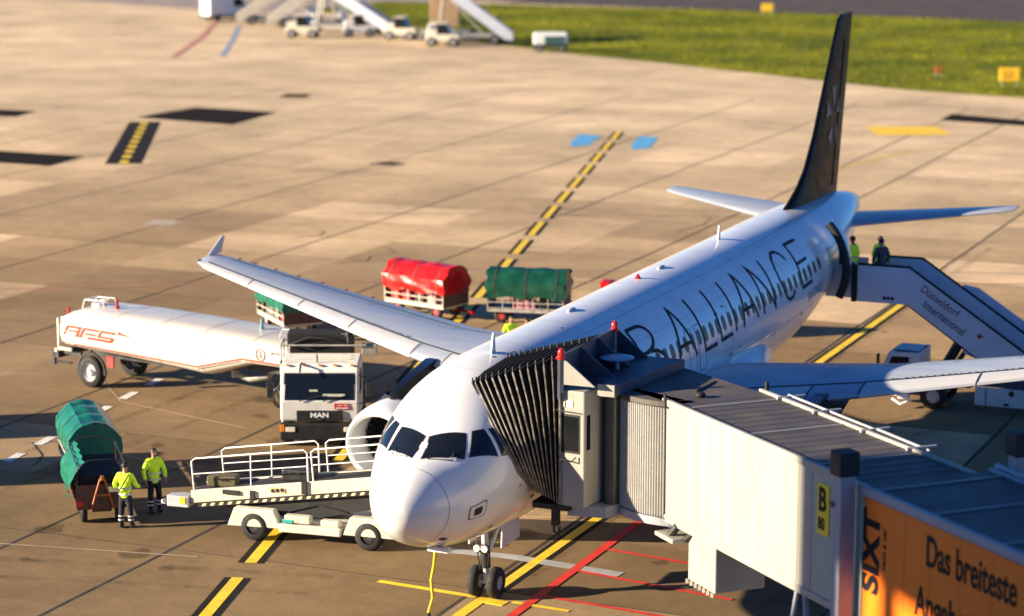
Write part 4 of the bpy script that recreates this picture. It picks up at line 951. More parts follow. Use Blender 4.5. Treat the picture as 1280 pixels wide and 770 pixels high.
mb = MB(); mb.tube([ws_(-.6, .02, .04), ws_(.1, .22, .04)], .014, 5); mb.tube([ws_(.1, .02, .04), ws_(.75, .2, .04)], .014, 5); TB_(mb, 'wipers', M_black, ws)
mb = MB(); mb.add([ws_(-.3, .35, .014), ws_(-.05, .35, .014), ws_(-.05, .42, .014), ws_(-.3, .42, .014)], [(0, 1, 2, 3)]); mb.add([ws_(.1, .18, .014), ws_(.75, .18, .014), ws_(.75, .27, .014), ws_(.1, .27, .014)], [(0, 1, 2, 3)]); TB_(mb, 'dashboard_papers', mat('paper', (.5, .5, .42), .7), ws)
mb = MB(); mb.box((.66, -.022, 1.46), (.44, .012, .20), M=TM); pl = TB_(mb, 'notice_plate', mat('notice_red', (.55, .02, .02), .4))
text('notice_text', 'Clear Exit', .085, M_wht, pl, tl(.51, -.031, 1.47), hr, (0, 0, 1)); mb = MB(); mb.box((.66, -.031, 1.405), (.36, .006, .03), M=TM); TB_(mb, 'notice_rule', M_wht, pl)
for sx in (-1, 1):
    mb = MB(); mb.box((sx*.86, -.14, .72), (.28, .03, .16), M=TM); TB_(mb, 'headlight', M_lens, bevel=.01)
    mb = MB(); mb.box((sx*1.10, -.11, .76), (.13, .08, .24), M=TM); TB_(mb, 'indicator', M_amber, bevel=.01)
    mb = MB(); mb.box((sx*1.46, .12, 1.98), (.20, .10, .50), M=TM); mr = TB_(mb, 'mirror', M_black, bevel=.02)
    mb = MB(); mb.tube([tl(sx*1.14, .2, 2.45), tl(sx*1.44, .12, 2.35), tl(sx*1.44, .12, 1.6), tl(sx*1.15, .15, 1.5)], .018, 5); TB_(mb, 'mirror_arm', M_black, mr, 60)
    mb = MB(); mb.prism([(.42, 1.75), (1.25, 1.75), (1.25, 2.5), (.52, 2.5)], sx*1.163, sx*1.172, 'X', M=TM); TB_(mb, 'side_window', M_glass)
    mb = MB(); mb.tube([tl(sx*1.1, .62+.56*math.cos(R(a)), .52+.56*math.sin(R(a))) for a in range(10, 175, 15)], .06, 6); TB_(mb, 'wheel_arch', M_cab, None, 60)
    for yy, q, nm in ((.72, 1.0, 'f'), (4.35, .92, 'r')):
        r_ = .48; c_ = (sx*q, yy, .48); mb = MB(); mb.lathe([(.26, -.15), (.44, -.15), (.48, -.1), (.48, .1), (.44, .15), (.26, .15)], c_, 'X', 26, M=TM); w_ = mb.build('wheel', M_tyre, cabE, 60)
        mb = MB(); mb.lathe([(.001, -.08), (.12, -.14), (.27, -.1), (.27, .1), (.12, .14), (.001, .08)], c_, 'X', 18, M=TM); mb.build('rim', M_rim, w_, 60)
mb = MB()
for x in (-.95, .95, -.45, 0, .45): mb.box((x, .32, 2.755), (.09, .10, .05), M=TM)
TB_(mb, 'roof_markers', M_amber)
mb = MB(); mb.tube([tl(-.55, .5, 2.78), tl(-.55, .1, 2.80), tl(-.56, -.02, 2.6)], .03, 6); TB_(mb, 'front_mirror', M_dmetal, None, 60); mb = MB(); mb.tube([tl(-.1, .6, 2.78), tl(-.1, .6, 3.05)], .025, 6); TB_(mb, 'aerial', M_dmetal, None, 60)
mb = MB(); mb.box((0, 1.0, 2.815), (1.7, .06, .03), M=TM); mb.box((0, 1.5, 2.815), (1.7, .06, .03), M=TM); TB_(mb, 'roof_ribs', M_cab)
mb = MB(); mb.box((0, 3.6, .62), (.85, 3.9, .24), M=TM); mb.build('tractor_frame', M_dmetal, cabE, 0)
# pump gear behind the cab: black frame, reel, hoses
pg = thing('pump_module', None, None); pg.parent = FT
mb = MB(); mb.box((-.15, 2.75, 2.1), (2.0, .8, 2.5), M=TM); mb.build('housing', M_black, pg, 0, bevel=.03)
mb = MB()
for x in (-1.32, -1.05): 
    for y in (2.1, 3.0): mb.tube([tl(x, y, .7), tl(x, y, 3.0)], .035, 6)
mb.tube([tl(-1.32, 2.1, 3.0), tl(-1.32, 3.0, 3.0), tl(1.25, 3.0, 3.0), tl(1.25, 2.1, 3.0), tl(-1.32, 2.1, 3.0)], .035, 6); mb.tube([tl(-1.32, 2.1, 1.7), tl(-1.32, 3.0, 1.7)], .03, 6); mb.tube([tl(-1.32, 2.1, .8), tl(-1.32, 3.0, .8)], .03, 6)
mb.build('tube_frame', M_galv, pg, 60)
mb = MB(); mb.tube([tl(-1.3+.28*math.cos(R(a)), 2.05, 1.25+.36*math.sin(R(a))) for a in range(0, 360, 20)], .05, 7, closed=True); mb.tube([tl(-1.25, 2.1, .9), tl(-1.45, 1.95, 1.4), tl(-1.25, 2.05, 2.0), tl(-1.3, 2.0, 2.5)], .045, 7); mb.tube([tl(-1.1, 2.34, 2.95), tl(-.5, 2.3, 3.22), tl(.2, 2.3, 3.18), tl(.7, 2.3, 3.0)], .05, 7); mb.tube([tl(-.7, 2.28, 2.95), tl(.1, 2.28, 3.1), tl(.8, 2.28, 2.95)], .035, 7); mb.build('hoses', M_hose, pg, 60)
mb = MB(); mb.cyl(tl(-1.0, 2.02, 2.55), tl(-1.0, 1.98, 2.55), .11, n=14); mb.build('hand_wheel', M_red, pg, 60)
mb = MB(); mb.box((1.35, 2.4, 2.82), (.45, .55, .30), M=TM); mb.build('box', M_galv, pg, 0, bevel=.02)
# tank
ta = Vector((.985, -.172, 0)); tb = Vector((.172, .985, 0))        # along the tank to the front, and away from the camera
T0 = Vector((-21.15, 21.75, 0))
KM = Matrix(((ta.x, tb.x, 0, T0.x), (ta.y, tb.y, 0, T0.y), (0, 0, 1, 0), (0, 0, 0, 1)))      # local x forward from the rear axle, y away
tk = thing('tank', None, None); tk.parent = FT
def sec_(x, top, bot, hw, k=1.0):
    zc = (top+bot)/2; h = (top-bot)/2; pts = []
    for j in range(40):
        a = 2*PI*j/40; c, s = math.cos(a), math.sin(a)
        pts.append(KM @ Vector((x, hw*math.copysign(abs(s)**.48, s), zc+h*math.copysign(abs(c)**.48, c))))
    return pts
TS = [(-1.02, 2.08, 1.50, .95), (-.98, 2.20, 1.36, 1.10), (-.85, 2.34, 1.27, 1.19), (-.6, 2.45, 1.22, 1.25), (0, 2.54, 1.18, 1.25), (2, 2.56, 1.12, 1.25), (4, 2.53, 1.02, 1.25), (5.1, 2.50, .95, 1.25), (5.35, 2.495, .98, 1.25), (7.0, 2.43, 1.50, 1.25), (7.3, 2.42, 1.52, 1.25), (9.0, 2.36, 1.53, 1.22), (9.3, 2.33, 1.55, 1.18), (9.45, 2.25, 1.6, 1.05)]
mb = MB(); mb.loft([sec_(*s) for s in TS]); mb.build('shell', M_tank, tk, 45)
def tank_side(x, z): 
    s = np.interp(x, [q[0] for q in TS], range(len(TS))); top = float(np.interp(x, [q[0] for q in TS], [q[1] for q in TS])); bot = float(np.interp(x, [q[0] for q in TS], [q[2] for q in TS])); hw = float(np.interp(x, [q[0] for q in TS], [q[3] for q in TS]))
    c = (z-(top+bot)/2)/((top-bot)/2); ac = min(1, abs(c))**(1/.48); sn = math.sqrt(max(0, 1-ac*ac))**.48
    return KM @ Vector((x, -hw*sn-.008, z))
def side_stroke(mb, pts, w, mi=0, n=10):
    for (x0, z0), (x1, z1) in zip(pts[:-1], pts[1:]):
        A = []; B = []
        for i in range(n+1):
            x = x0+(x1-x0)*i/n; z = z0+(z1-z0)*i/n; A.append(tank_side(x, z-w/2)); B.append(tank_side(x, z+w/2))
        mb.add(A+B, [(i, i+1, n+2+i, n+1+i) for i in range(n)], mi)
mb = MB(); side_stroke(mb, [(-.88, 1.40), (5.0, 1.27), (6.84, 1.74), (9.3, 1.70)], .05); mb.build('red_stripe', M_red, tk, 0, fixn=False)
mb = MB(); side_stroke(mb, [(5.0, 1.19), (6.8, 1.66)], .03); mb.build('belly_seam', M_black, tk, 0, fixn=False)
for x_ in (-.62, 1.5, 3.4, 5.2, 7.2, 9.05):
    mb = MB(); rg3 = []
    for q in (-.02, .02):
        st = [float(np.interp(x_+q, [w[0] for w in TS], [w[k] for w in TS])) for k in (1, 2, 3)]; rg3.append(sec_(x_+q, st[0]+.006, st[1]-.006, st[2]+.006))
    mb.loft(rg3, cap=False); mb.build('weld_seam', mat('weld_seam_cream', (.50, .46, .39), .5), tk, 60)
# logo: slanted bars
def poly_side(mb, pts): mb.add([tank_side(x, z) for x, z in pts], [tuple(range(len(pts)))])
mb = MB()
for q in ([(-0.5, 2.04), (0.16, 2.03), (0.09, 1.94), (-0.57, 1.96)], [(-0.57, 1.96), (-0.44, 1.96), (-0.62, 1.7), (-0.75, 1.69)], [(-0.03, 1.94), (0.09, 1.94), (-0.06, 1.67), (-0.2, 1.67)], [(-0.44, 1.89), (-0.05, 1.89), (-0.09, 1.82), (-0.48, 1.83)],
          [(0.22, 2.03), (0.9, 2.01), (0.84, 1.93), (0.15, 1.95)], [(0.15, 1.95), (0.28, 1.94), (0.09, 1.67), (-0.03, 1.67)], [(0.3, 1.86), (0.78, 1.85), (0.72, 1.78), (0.25, 1.79)],
          [(0.96, 2.02), (1.63, 2.0), (1.57, 1.91), (0.9, 1.93)], [(0.9, 1.93), (1.02, 1.92), (0.95, 1.82), (0.82, 1.82)], [(0.82, 1.82), (1.56, 1.81), (1.5, 1.74), (0.79, 1.75)], [(1.44, 1.81), (1.57, 1.81), (1.44, 1.63), (1.31, 1.64)], [(0.39, 1.73), (1.44, 1.71), (1.39, 1.62), (0.34, 1.65)],
          [(1.76, 2.07), (1.86, 2.01), (2.43, 1.91), (1.65, 1.94)]): poly_side(mb, q)
mb.build('logo', mat('logo_red', (.26, .03, .015), .45), tk, 0, fixn=False)
mb = MB(); pts = [(7.61+.17*math.cos(R(a)), 1.97+.19*math.sin(R(a))) for a in range(0, 361, 20)]
for a, b in zip(pts[:-1], pts[1:]): mb.tube([tank_side(*a), tank_side(*b)], .016, 4)
mb.tube([tank_side(7.61, 1.86), tank_side(7.61, 2.12)], .014, 4); mb.tube([tank_side(7.48, 1.92), tank_side(7.74, 1.92)], .012, 4); mb.build('emblem_ring', mat('emblem_maroon', (.18, .03, .03), .5), tk, 0)
text('type_text', 'Jet A-1', .17, M_line, tk, tank_side(8.0, 2.02)-tb*.02, ta, (0, 0, 1))
mb = MB(); mb.tube([KM @ Vector((x, y, z)) for x, y, z in ((-.7, -.3, 2.42), (-.6, -.3, 2.72), (.2, -.3, 2.76), (.3, -.3, 2.54))], .02, 6); mb.tube([KM @ Vector((x, y, z)) for x, y, z in ((-.7, .3, 2.42), (-.6, .3, 2.72), (.2, .3, 2.76), (.3, .3, 2.54))], .02, 6); mb.tube([KM @ Vector((-.6, -.3, 2.72)), KM @ Vector((-.6, .3, 2.72))], .02, 6); mb.tube([KM @ Vector((-1.0, .5, 2.15)), KM @ Vector((-.85, .5, 2.5)), KM @ Vector((-.2, .5, 2.66))], .03, 6)
mb.cyl(KM @ Vector((-.2, 0, 2.5)), KM @ Vector((-.2, 0, 2.62)), .26, n=18); mb.build('manhole_guard', M_wht, tk, 60)
for x, y, h, m_ in ((.75, -.2, .22, M_red), (-.75, -.9, .2, M_red), (6.6, .1, .24, mat('valve_teal', (.15, .28, .32), .4))):
    mb = MB(); b = KM @ Vector((x, y, (2.44 if x > 5 else 2.53) if x > 0 else 2.25)); mb.cyl(b, b+Vector((0, 0, h+.1)), .05, n=12); mb.cyl(b+Vector((0, 0, .0)), b+Vector((0, 0, .1)), .08, n=12); mb.build('vent_valve', m_, tk, 60)
mb = MB(); b = KM @ Vector((8.6, -.1, 2.36)); mb.cyl(b, b+Vector((0, 0, .10)), .55, n=24); mb.cyl(b+Vector((.1, -.2, .1)), b+Vector((.1, -.2, .32)), .12, n=12); mb.cyl(b+Vector((-.2, .1, .1)), b+Vector((-.2, .1, .28)), .1, n=12); mb.cyl(b+Vector((.4, .2, .1)), b+Vector((.4, .2, .30)), .09, n=12); mb.tube([b+Vector((-.9, -.2, .05)), b+Vector((-.8, -.2, .3)), b+Vector((-.2, -.2, .34)), b+Vector((.0, -.2, .1))], .02, 6); mb.build('dome_fittings', M_cream, tk, 60)
mb = MB(); p0 = KM @ Vector((6.2, -.3, 1.0)); mb.tube([p0+Vector((-.3, 0, .0)), p0+Vector((.2, -.05, -.12)), p0+Vector((.8, 0, -.02)), p0+Vector((1.1, .1, .3))], .11, 10); mb.cyl(p0+Vector((-.35, 0, -.12)), p0+Vector((-.35, 0, .12)), .14, n=12); mb.build('outlet_pipe', M_galv, tk, 60)
mb = MB(); mb.box((2.2, .2, 1.0), (5.6, .8, .3), M=KM); mb.box((7.6, 0, 1.3), (3, .9, .18), M=KM); mb.build('chassis', M_dmetal, tk, 0)
mb = MB(); mb.box((-1.10, -.7, 1.75), (.14, .30, .85), M=KM); mb.tube([KM @ Vector((-1.22, -.95, 1.2)), KM @ Vector((-1.22, -.95, 2.15))], .03, 6); mb.tube([KM @ Vector((-1.22, -.55, 1.2)), KM @ Vector((-1.22, -.55, 2.15))], .03, 6); mb.build('rear_ladder', M_wht, tk, 60)
mb = MB(); mb.box((-1.15, 0, .95), (.18, 2.3, .22), M=KM); mb.tube([KM @ Vector((-1.3, -1.1, .72)), KM @ Vector((-.5, -1.1, .72))], .04, 6); mb.box((-.65, -1.0, 1.05), (1.0, .1, .12), M=KM); mb.box((-1.28, -1.1, .85), (.1, .12, .5), M=KM); mb.build('rear_bumper', M_dmetal, tk, 0)
mb = MB(); mb.box((-.7, -1.2, 1.2), (.6, .06, .1), M=KM); mb.box((-1.1, -1.18, 1.12), (.1, .1, .12), 0, M=KM); mb.build('side_marker', M_cream, tk, 0)
mb = MB(); mb.box((1.25, -1.15, .98), (.28, .06, .36), M=KM); mb.build('hazard_plate', M_red, tk, 0)
for sy in (-1, 1):
    c_ = (.32, sy*1.02, .52); mb = MB(); mb.lathe([(.30, -.17), (.47, -.17), (.52, -.11), (.52, .11), (.47, .17), (.30, .17)], c_, 'Y', 30, M=KM); w_ = mb.build('wheel', M_tyre, tk, 60)
    mb = MB(); mb.lathe([(.001, sy*.16), (.10, sy*.17), (.12, sy*.08), (.22, sy*.06), (.285, sy*.15), (.305, sy*.16), (.31, -sy*.1)], c_, 'Y', 24, M=KM); mb.build('rim', M_rim, w_, 60)
    mb = MB(); mb.tube([KM @ Vector((1*.32+.60*math.cos(R(a)), sy*1.05, .54+.60*math.sin(R(a)))) for a in range(-8, 190, 14)], .05, 6); mb.build('mudguard', M_dmetal, tk, 60)
# fuelling hose from the truck to the wing
HS = thing('fuel_hose', 'black fuelling hose rising from the tanker to the underside of the wing', 'hose', (-10.9, 19.0, 0))
p_ = wing_at(9.7, .2); p1 = Vector((-p_.x, p_.y, p_.z-.55)); q_ = tl(.75, 2.75, 3.2)
mb = MB(); mb.tube([v-HS.location for v in (q_, q_.lerp(p1, .3)+Vector((0, 0, .0)), q_.lerp(p1, .65)+Vector((.05, 0, -.05)), p1)], .055, 8); mb.build('hose', M_hose, HS, 60)
mb = MB(); mb.cyl(p1-HS.location-Vector((0, 0, .30)), p1-HS.location+Vector((0, 0, .32)), .06, n=12); mb.cyl(p1-HS.location-Vector((0, 0, .1)), p1-HS.location+Vector((0, 0, .02)), .11, n=12); mb.tube([p1-HS.location+Vector((-.25, 0, -.05)), p1-HS.location+Vector((.25, 0, -.05))], .03, 6); mb.build('coupling', M_dmetal, HS, 60)

# ---------------------------------------------------------------- belt loader at the forward hold
BL = thing('belt_loader', 'cream baggage belt loader with white hand rails, raised to the hold beside the nose', 'belt loader', (-7.4, 7.12, 0), R(5.7))
def Bz(x): return 1.2+.149*(x+1)             # belt surface height along local x
mb = MB(); mb.box((1.6, .75, .50), (3.5, 1.35, .22)); mb.prism([(-.75, .35), (-.55, .85), (.55, .85), (.75, .38)], -.10, .16, 'Y'); mb.prism([(2.45, .36), (2.65, .85), (3.7, .85), (3.95, .36)], -.10, .16, 'Y'); mb.prism([(-.75, .35), (-.55, .85), (.55, .85), (.75, .38)], 1.36, 1.6, 'Y'); mb.build('chassis', M_cream, BL, 0, bevel=.03)
mb = MB(); mb.box((1.55, -.06, .42), (1.7, .16, .22)); mb.box((1.2, .02, .66), (.7, .24, .20)); mb.box((2.1, .0, .62), (.5, .22, .18)); mb.build('side_lockers', M_cream, BL, 0, bevel=.03)
mb = MB(); mb.box((.95, -.02, .60), (.3, .2, .1)); mb.build('teal_cover', mat('teal_cover', (.02, .30, .26), .5), BL, 0, bevel=.02)
for x in (0, 3.14):
    for y in (.02, 1.48): wheel('wheel', (x, y, .38), .38, .26, BL, M_black)
mb = MB()
for y in (.26, 1.24): mb.add([(-1.9, y-.04, Bz(-1.9)-.30), (5.5, y-.04, Bz(5.5)-.30), (5.5, y-.04, Bz(5.5)+.04), (-1.9, y-.04, Bz(-1.9)+.04), (-1.9, y+.04, Bz(-1.9)-.30), (5.5, y+.04, Bz(5.5)-.30), (5.5, y+.04, Bz(5.5)+.04), (-1.9, y+.04, Bz(-1.9)+.04)], [(0, 1, 2, 3), (4, 5, 6, 7), (0, 4, 5, 1), (3, 2, 6, 7), (0, 3, 7, 4), (1, 2, 6, 5)])
mb.build('conveyor_frame', M_cream, BL, 0, bevel=.015)
mb = MB(); mb.add([(-1.9, .31, Bz(-1.9)), (5.5, .31, Bz(5.5)), (5.5, 1.19, Bz(5.5)), (-1.9, 1.19, Bz(-1.9)), (-1.9, .31, Bz(-1.9)-.2), (5.5, .31, Bz(5.5)-.2), (5.5, 1.19, Bz(5.5)-.2), (-1.9, 1.19, Bz(-1.9)-.2)], [(0, 1, 2, 3), (4, 5, 6, 7), (0, 4, 5, 1), (3, 2, 6, 7), (0, 3, 7, 4), (1, 2, 6, 5)]); mb.build('belt', mat('belt_black', (.022, .021, .02), .7), BL, 0)
mb = MB(); mb.add([(-1.7, .205, Bz(-1.7)-.42), (5.4, .205, Bz(5.4)-.42), (5.4, .205, Bz(5.4)-.31), (-1.7, .205, Bz(-1.7)-.31), (-1.7, .30, Bz(-1.7)-.42), (5.4, .30, Bz(5.4)-.42), (5.4, .30, Bz(5.4)-.31), (-1.7, .30, Bz(-1.7)-.31)], [(0, 1, 2, 3), (4, 5, 6, 7), (0, 4, 5, 1), (3, 2, 6, 7), (0, 3, 7, 4), (1, 2, 6, 5)]); skt = mb.build('skirt', M_black, BL, 0)
mb = MB()
for k in range(28):
    x = -1.6+k*.245; mb.add([(x, .20, Bz(x)-.40), (x+.11, .20, Bz(x+.11)-.40), (x+.15, .20, Bz(x+.15)-.33), (x+.04, .20, Bz(x+.04)-.33)], [(0, 1, 2, 3)])
mb.build('hazard_dashes', mat('hazard_cream', (.72, .62, .36), .5), skt, 0)
mb = MB(); mb.prism([(-1.4, .74), (5.3, 1.74), (5.3, 1.5), (1.6, .62)], .32, 1.18, 'Y'); mb.build('lift_shroud', M_black, BL, 0)
mb = MB(); mb.tube([(2.9, .3, .6), (4.4, .4, 1.9)], .06, 8); mb.tube([(2.9, 1.2, .6), (4.4, 1.1, 1.9)], .06, 8); mb.tube([(0, .4, .6), (-1.0, .4, .88)], .05, 8); mb.tube([(.8, .3, .75), (1.6, .28, 1.0), (2.4, .28, .85), (3.0, .3, .6)], .03, 6); mb.build('lift_struts', M_dmetal, BL, 60)
def rail(y, x0, x1, n_, h=.88):
    mb = MB(); P = [(x0-.06, y, Bz(x0)+.0), (x0-.12, y, Bz(x0)+h-.08), (x0-.02, y, Bz(x0)+h)] + [(x1-.08, y, Bz(x1)+h), (x1+.02, y, Bz(x1)+h-.08), (x1+.04, y, Bz(x1)+.0)]
    mb.tube(P, .022, 7); mb.tube([(x0-.1, y, Bz(x0)+h*.52), (x1+.03, y, Bz(x1)+h*.52)], .016, 7)
    for k in range(1, n_): x = x0+(x1-x0)*k/n_; mb.tube([(x, y, Bz(x)), (x, y, Bz(x)+h)], .018, 7)
    mb.build('hand_rail', M_wht, BL, 60)
rail(.24, -1.75, 1.35, 2); rail(.24, 1.6, 5.2, 2); rail(1.27, -1.35, 1.25, 2); rail(1.27, 1.6, 5.4, 2)
mb = MB(); mb.box((.55, .21, Bz(.55)-.12), (.42, .02, .12)); mb.build('number_plate', mat('plate_tan', (.55, .40, .18), .5), BL, 0)
for k in range(3):
    mb = MB(); x = .42+k*.13; mb.cyl((x, .205, Bz(x)-.12), (x, .19, Bz(x)-.12), .05, n=12); mb.build('plate_disc', M_black, BL, 0)
for x_, w_, h_, dz in ((-.75, .45, .11, .08), (1.3, .14, .34, .1), (-.15, .12, .24, .2)):
    mb = MB(); mb.box((x_, .19, Bz(x_)-dz), (w_, .06, h_)); mb.build('clamp_block', M_black, BL, 0)
mb = MB(); mb.box((-2.25, .35, .80), (.62, .42, .30)); mb.box((-2.5, .75, .62), (.9, .3, .12)); mb.build('control_box', mat('control_grey', (.46, .47, .50), .5, grime=.3), BL, 0, bevel=.03)
mb = MB(); mb.box((-2.1, .13, .84), (.16, .02, .18)); mb.build('warning_label', M_yellow, BL, 0)
suitcase('black holdall lying on the belt loader near the middle', BL.matrix_basis @ Vector((.95, .75, Bz(.95)+.0)), (.85, .42, .30), R(8), M_lug[2], 'bags on the belt loader')
suitcase('large black suitcase on the belt loader beside the nose', BL.matrix_basis @ Vector((4.0, .75, Bz(4.0)+.0)), (.95, .45, .36), R(5), M_lug[2], 'bags on the belt loader')
suitcase('olive bag at the low end of the belt loader', BL.matrix_basis @ Vector((-1.2, .75, Bz(-1.2)+.0)), (.8, .42, .28), R(14), mat('bag_olive', (.12, .10, .05), .8), 'bags on the belt loader')
# yellow interphone cable under the nose
CB = thing('interphone_cable', 'yellow cable hanging from under the nose to the ground', 'cable', (.3, 1.36, 0))
mb = MB(); mb.tube([(.1, 0, 2.34), (.06, .0, 1.9), (-.04, .05, 1.5), (.02, .0, 1.1), (-.08, -.02, .75)], .035, 7); mb.build('cord', M_yellow, CB, 60)
mb = MB(); mb.tube([(-.08, -.02, .75), (-.06, -.02, .5), (.0, -.02, .35)], .05, 7); mb.build('hook', M_dmetal, CB, 60)
mb = MB(); mb.box((.16, .05, 2.24), (.5, .18, .10)); mb.build('socket_panel', M_wht, CB, 0)

# ---------------------------------------------------------------- people
def skin_mesh(name, joints, edges, root, m, parent, sub=2):
    """joints: list of (xyz, radius or (rx, ry)); one continuous tapering surface"""
    me = bpy.data.meshes.new(name); me.from_pydata([tuple(j[0]) for j in joints], edges, []); 
    o = bpy.data.objects.new('tmp', me); COL.objects.link(o)
    o.modifiers.new('skin', 'SKIN'); s = o.modifiers.new('sub', 'SUBSURF'); s.levels = sub; s.render_levels = sub
    for i, j in enumerate(joints):
        r = j[1]; r = (r, r) if isinstance(r, (int, float)) else r
        sv = me.skin_vertices[0].data[i]; sv.radius = r; sv.use_root = (i == root)
    dg = bpy.context.evaluated_depsgraph_get(); dg.update()
    out = bpy.data.meshes.new_from_object(o.evaluated_get(dg)); bpy.data.objects.remove(o)
    out.name = name; out.materials.clear(); out.materials.append(m)
    for p in out.polygons: p.use_smooth = True; p.material_index = 0
    return link(name, out, parent)
def person(label, loc, rz, armL, armR, legs=((.11, 0, 0), (.11, 0, 0)), top=None, vest=True, hair=None, group=None, turn=0., bands=True, strap=False, lean=0., z0=0., h=1.0):
    """armL/armR: (elbow, wrist) points; front is -Y. legs: (half stance, knee forward, foot forward) each side"""
    top = top or M_hivis
    P = thing('person', label, 'person', loc, rz, group)
    P.scale = (h, h, h)
    L = lean
    J = [((0, 0, .96), (.125, .10)), ((0, -.01-L*.3, 1.16), (.12, .095)), ((0, -.0-L*.8, 1.38), (.15, .10)), ((0, -L, 1.51), .06), ((0, -.012-L, 1.57), .055), ((0, -.03-L, 1.635), (.072, .082)), ((0, -.03-L, 1.72), (.082, .098)), ((0, -.02-L, 1.80), (.05, .06))]
    E_ = [(0, 1), (1, 2), (2, 3), (3, 4), (4, 5), (5, 6), (6, 7)]
    def arm(s, el, wr, J, E_, fat=0., hand=True):
        sh = len(J); J.append(((s*.18, -L*.9, 1.45), .058+fat)); E_.append((2, sh))
        J.append((el, .045+fat)); E_.append((sh, sh+1)); J.append((wr, .032+fat)); E_.append((sh+1, sh+2))
        return sh+2
    for s, (el, wr) in ((1, armL), (-1, armR)):
        w = arm(s, el, wr, J, E_)
        d = (Vector(wr)-Vector(el)).normalized(); side = Vector((s, 0, 0))-d*d.x*s; side = side.normalized() if side.length > .2 else Vector((0, 0, 1)); fr = d.cross(side).normalized()*(-s)
        pa = Vector(wr)+d*.075; k = len(J); J.append((tuple(pa), (.036, .022))); E_.append((w, k))
        bend = -fr*.0+Vector((0, -1, 0)).cross(side).normalized()*0
        for q, (off, ln) in enumerate(((-.030, .075), (-.010, .085), (.010, .08), (.028, .062))):
            b = pa+fr*off+d*.03; k2 = len(J); J.append((tuple(b), .0095)); E_.append((k, k2)); J.append((tuple(b+d*ln*.5-side*.008), .0085)); E_.append((k2, k2+1)); J.append((tuple(b+d*ln*.85-side*.03), .007)); E_.append((k2+1, k2+2))
        k2 = len(J); J.append((tuple(Vector(wr)+d*.045-fr*.040), .011)); E_.append((w, k2)); J.append((tuple(Vector(wr)+d*.09-fr*.058-side*.01), .009)); E_.append((k2, k2+1))
    for s, (hw, kf, ff) in ((1, legs[0]), (-1, legs[1])):
        k = len(J); J.append(((s*.095, 0, .90), .085)); E_.append((0, k)); J.append(((s*hw, -kf, .50), .06)); E_.append((k, k+1)); J.append(((s*(hw+.01), -ff+.01, .10), .04)); E_.append((k+1, k+2)); J.append(((s*(hw+.02), -ff-.13, .045), .03)); E_.append((k+2, k+3))
    body = skin_mesh('body', J, E_, 0, M_skin, P)
    # jacket
    J2 = [((0, 0, .84), (.165, .135)), ((0, -L*.1, 1.0), (.16, .13)), ((0, -.01-L*.8, 1.38), (.175, .125)), ((0, -L, 1.52), (.075, .075))]; E2 = [(0, 1), (1, 2), (2, 3)]
    for s, (el, wr) in ((1, armL), (-1, armR)):
        w = arm(s, el, tuple(Vector(el).lerp(Vector(wr), .93)), J2, E2, .022)
    jk = skin_mesh('jacket', J2, E2, 1, top, P)
    # trousers
    J3 = [((0, 0, .98), (.145, .115)), ((0, 0, .90), (.14, .12))]; E3 = [(0, 1)]
    for s, (hw, kf, ff) in ((1, legs[0]), (-1, legs[1])):
        k = len(J3); J3.append(((s*.10, 0, .82), .10)); E3.append((1, k)); J3.append(((s*hw, -kf, .50), .083)); E3.append((k, k+1)); J3.append(((s*(hw+.01), -ff+.01, .09), .068)); E3.append((k+1, k+2))
    tr = skin_mesh('trousers', J3, E3, 0, M_trou, P)
    for s, (hw, kf, ff) in ((1, legs[0]), (-1, legs[1])):
        mb = MB(); c = Vector((s*(hw+.01), -ff, 0)); mb.sphere(c+Vector((0, -.07, .055)), .055, 10, sc=(.95, 2.4, 1)); mb.cyl(c+Vector((0, .01, .03)), c+Vector((0, .01, .16)), .055, .058, 12); mb.build('boot', M_boot, P, 60)
        if bands:
            for z in (.24, .34):
                k_ = (z-.09)/(.50-.09); c2 = Vector((s*(hw+.01), -ff+.01, .09)).lerp(Vector((s*hw, -kf, .50)), k_); r_ = .074+.010*k_
                mb = MB(); mb.cyl(c2-Vector((0, 0, .02)), c2+Vector((0, 0, .02)), r_, r_, 16, cap=False); mb.build('leg_band', M_tape, tr, 60)
    # face, ears, hair
    hc = Vector((0, -.03-L, 1.70)); T = Matrix.Translation(hc) @ Matrix.Rotation(turn, 4, 'Z')
    mb = MB(); mb.add([T @ Vector(v) for v in ((-.014, -.098, -.02), (.014, -.098, -.02), (0, -.125, -.025), (0, -.092, .03), (0, -.10, -.035))], [(0, 2, 3), (2, 1, 3), (0, 4, 2), (4, 1, 2)]); mb.build('nose', M_skin, body, 60)
    for s in (1, -1):
        mb = MB(); mb.sphere(T @ Vector((s*.032, -.088, .012)), .011, 8); mb.build('eye', M_hair, body, 60)
        mb = MB(); mb.sphere(T @ Vector((s*.082, -.0, -.005)), .028, 8, sc=(.35, .7, 1)); mb.build('ear', M_skin, body, 60)
    mb = MB(); mb.box(T @ Vector((0, -.094, -.052)), (.042, .01, .008)); mb.build('mouth', mat('lips', (.25, .09, .07), .5), body, 60)
    mb = MB(); rings = []
    for i in range(7):
        ph = .04+i/6*1.75; rr_ = []
        for j in range(20):
            a = 2*PI*j/20; front = max(0, -math.sin(a)); p_ = ph*(1-.48*front)
            rr_.append(T @ Vector((.090*math.sin(p_)*math.cos(a), .106*math.sin(p_)*math.sin(a)+.008, .112*math.cos(p_)+.0)))
        rings.append(rr_)
    mb.loft(rings, cap=False); mb.add(rings[0], [tuple(range(20))]); mb.build('hair', hair or M_hair, P, 60)
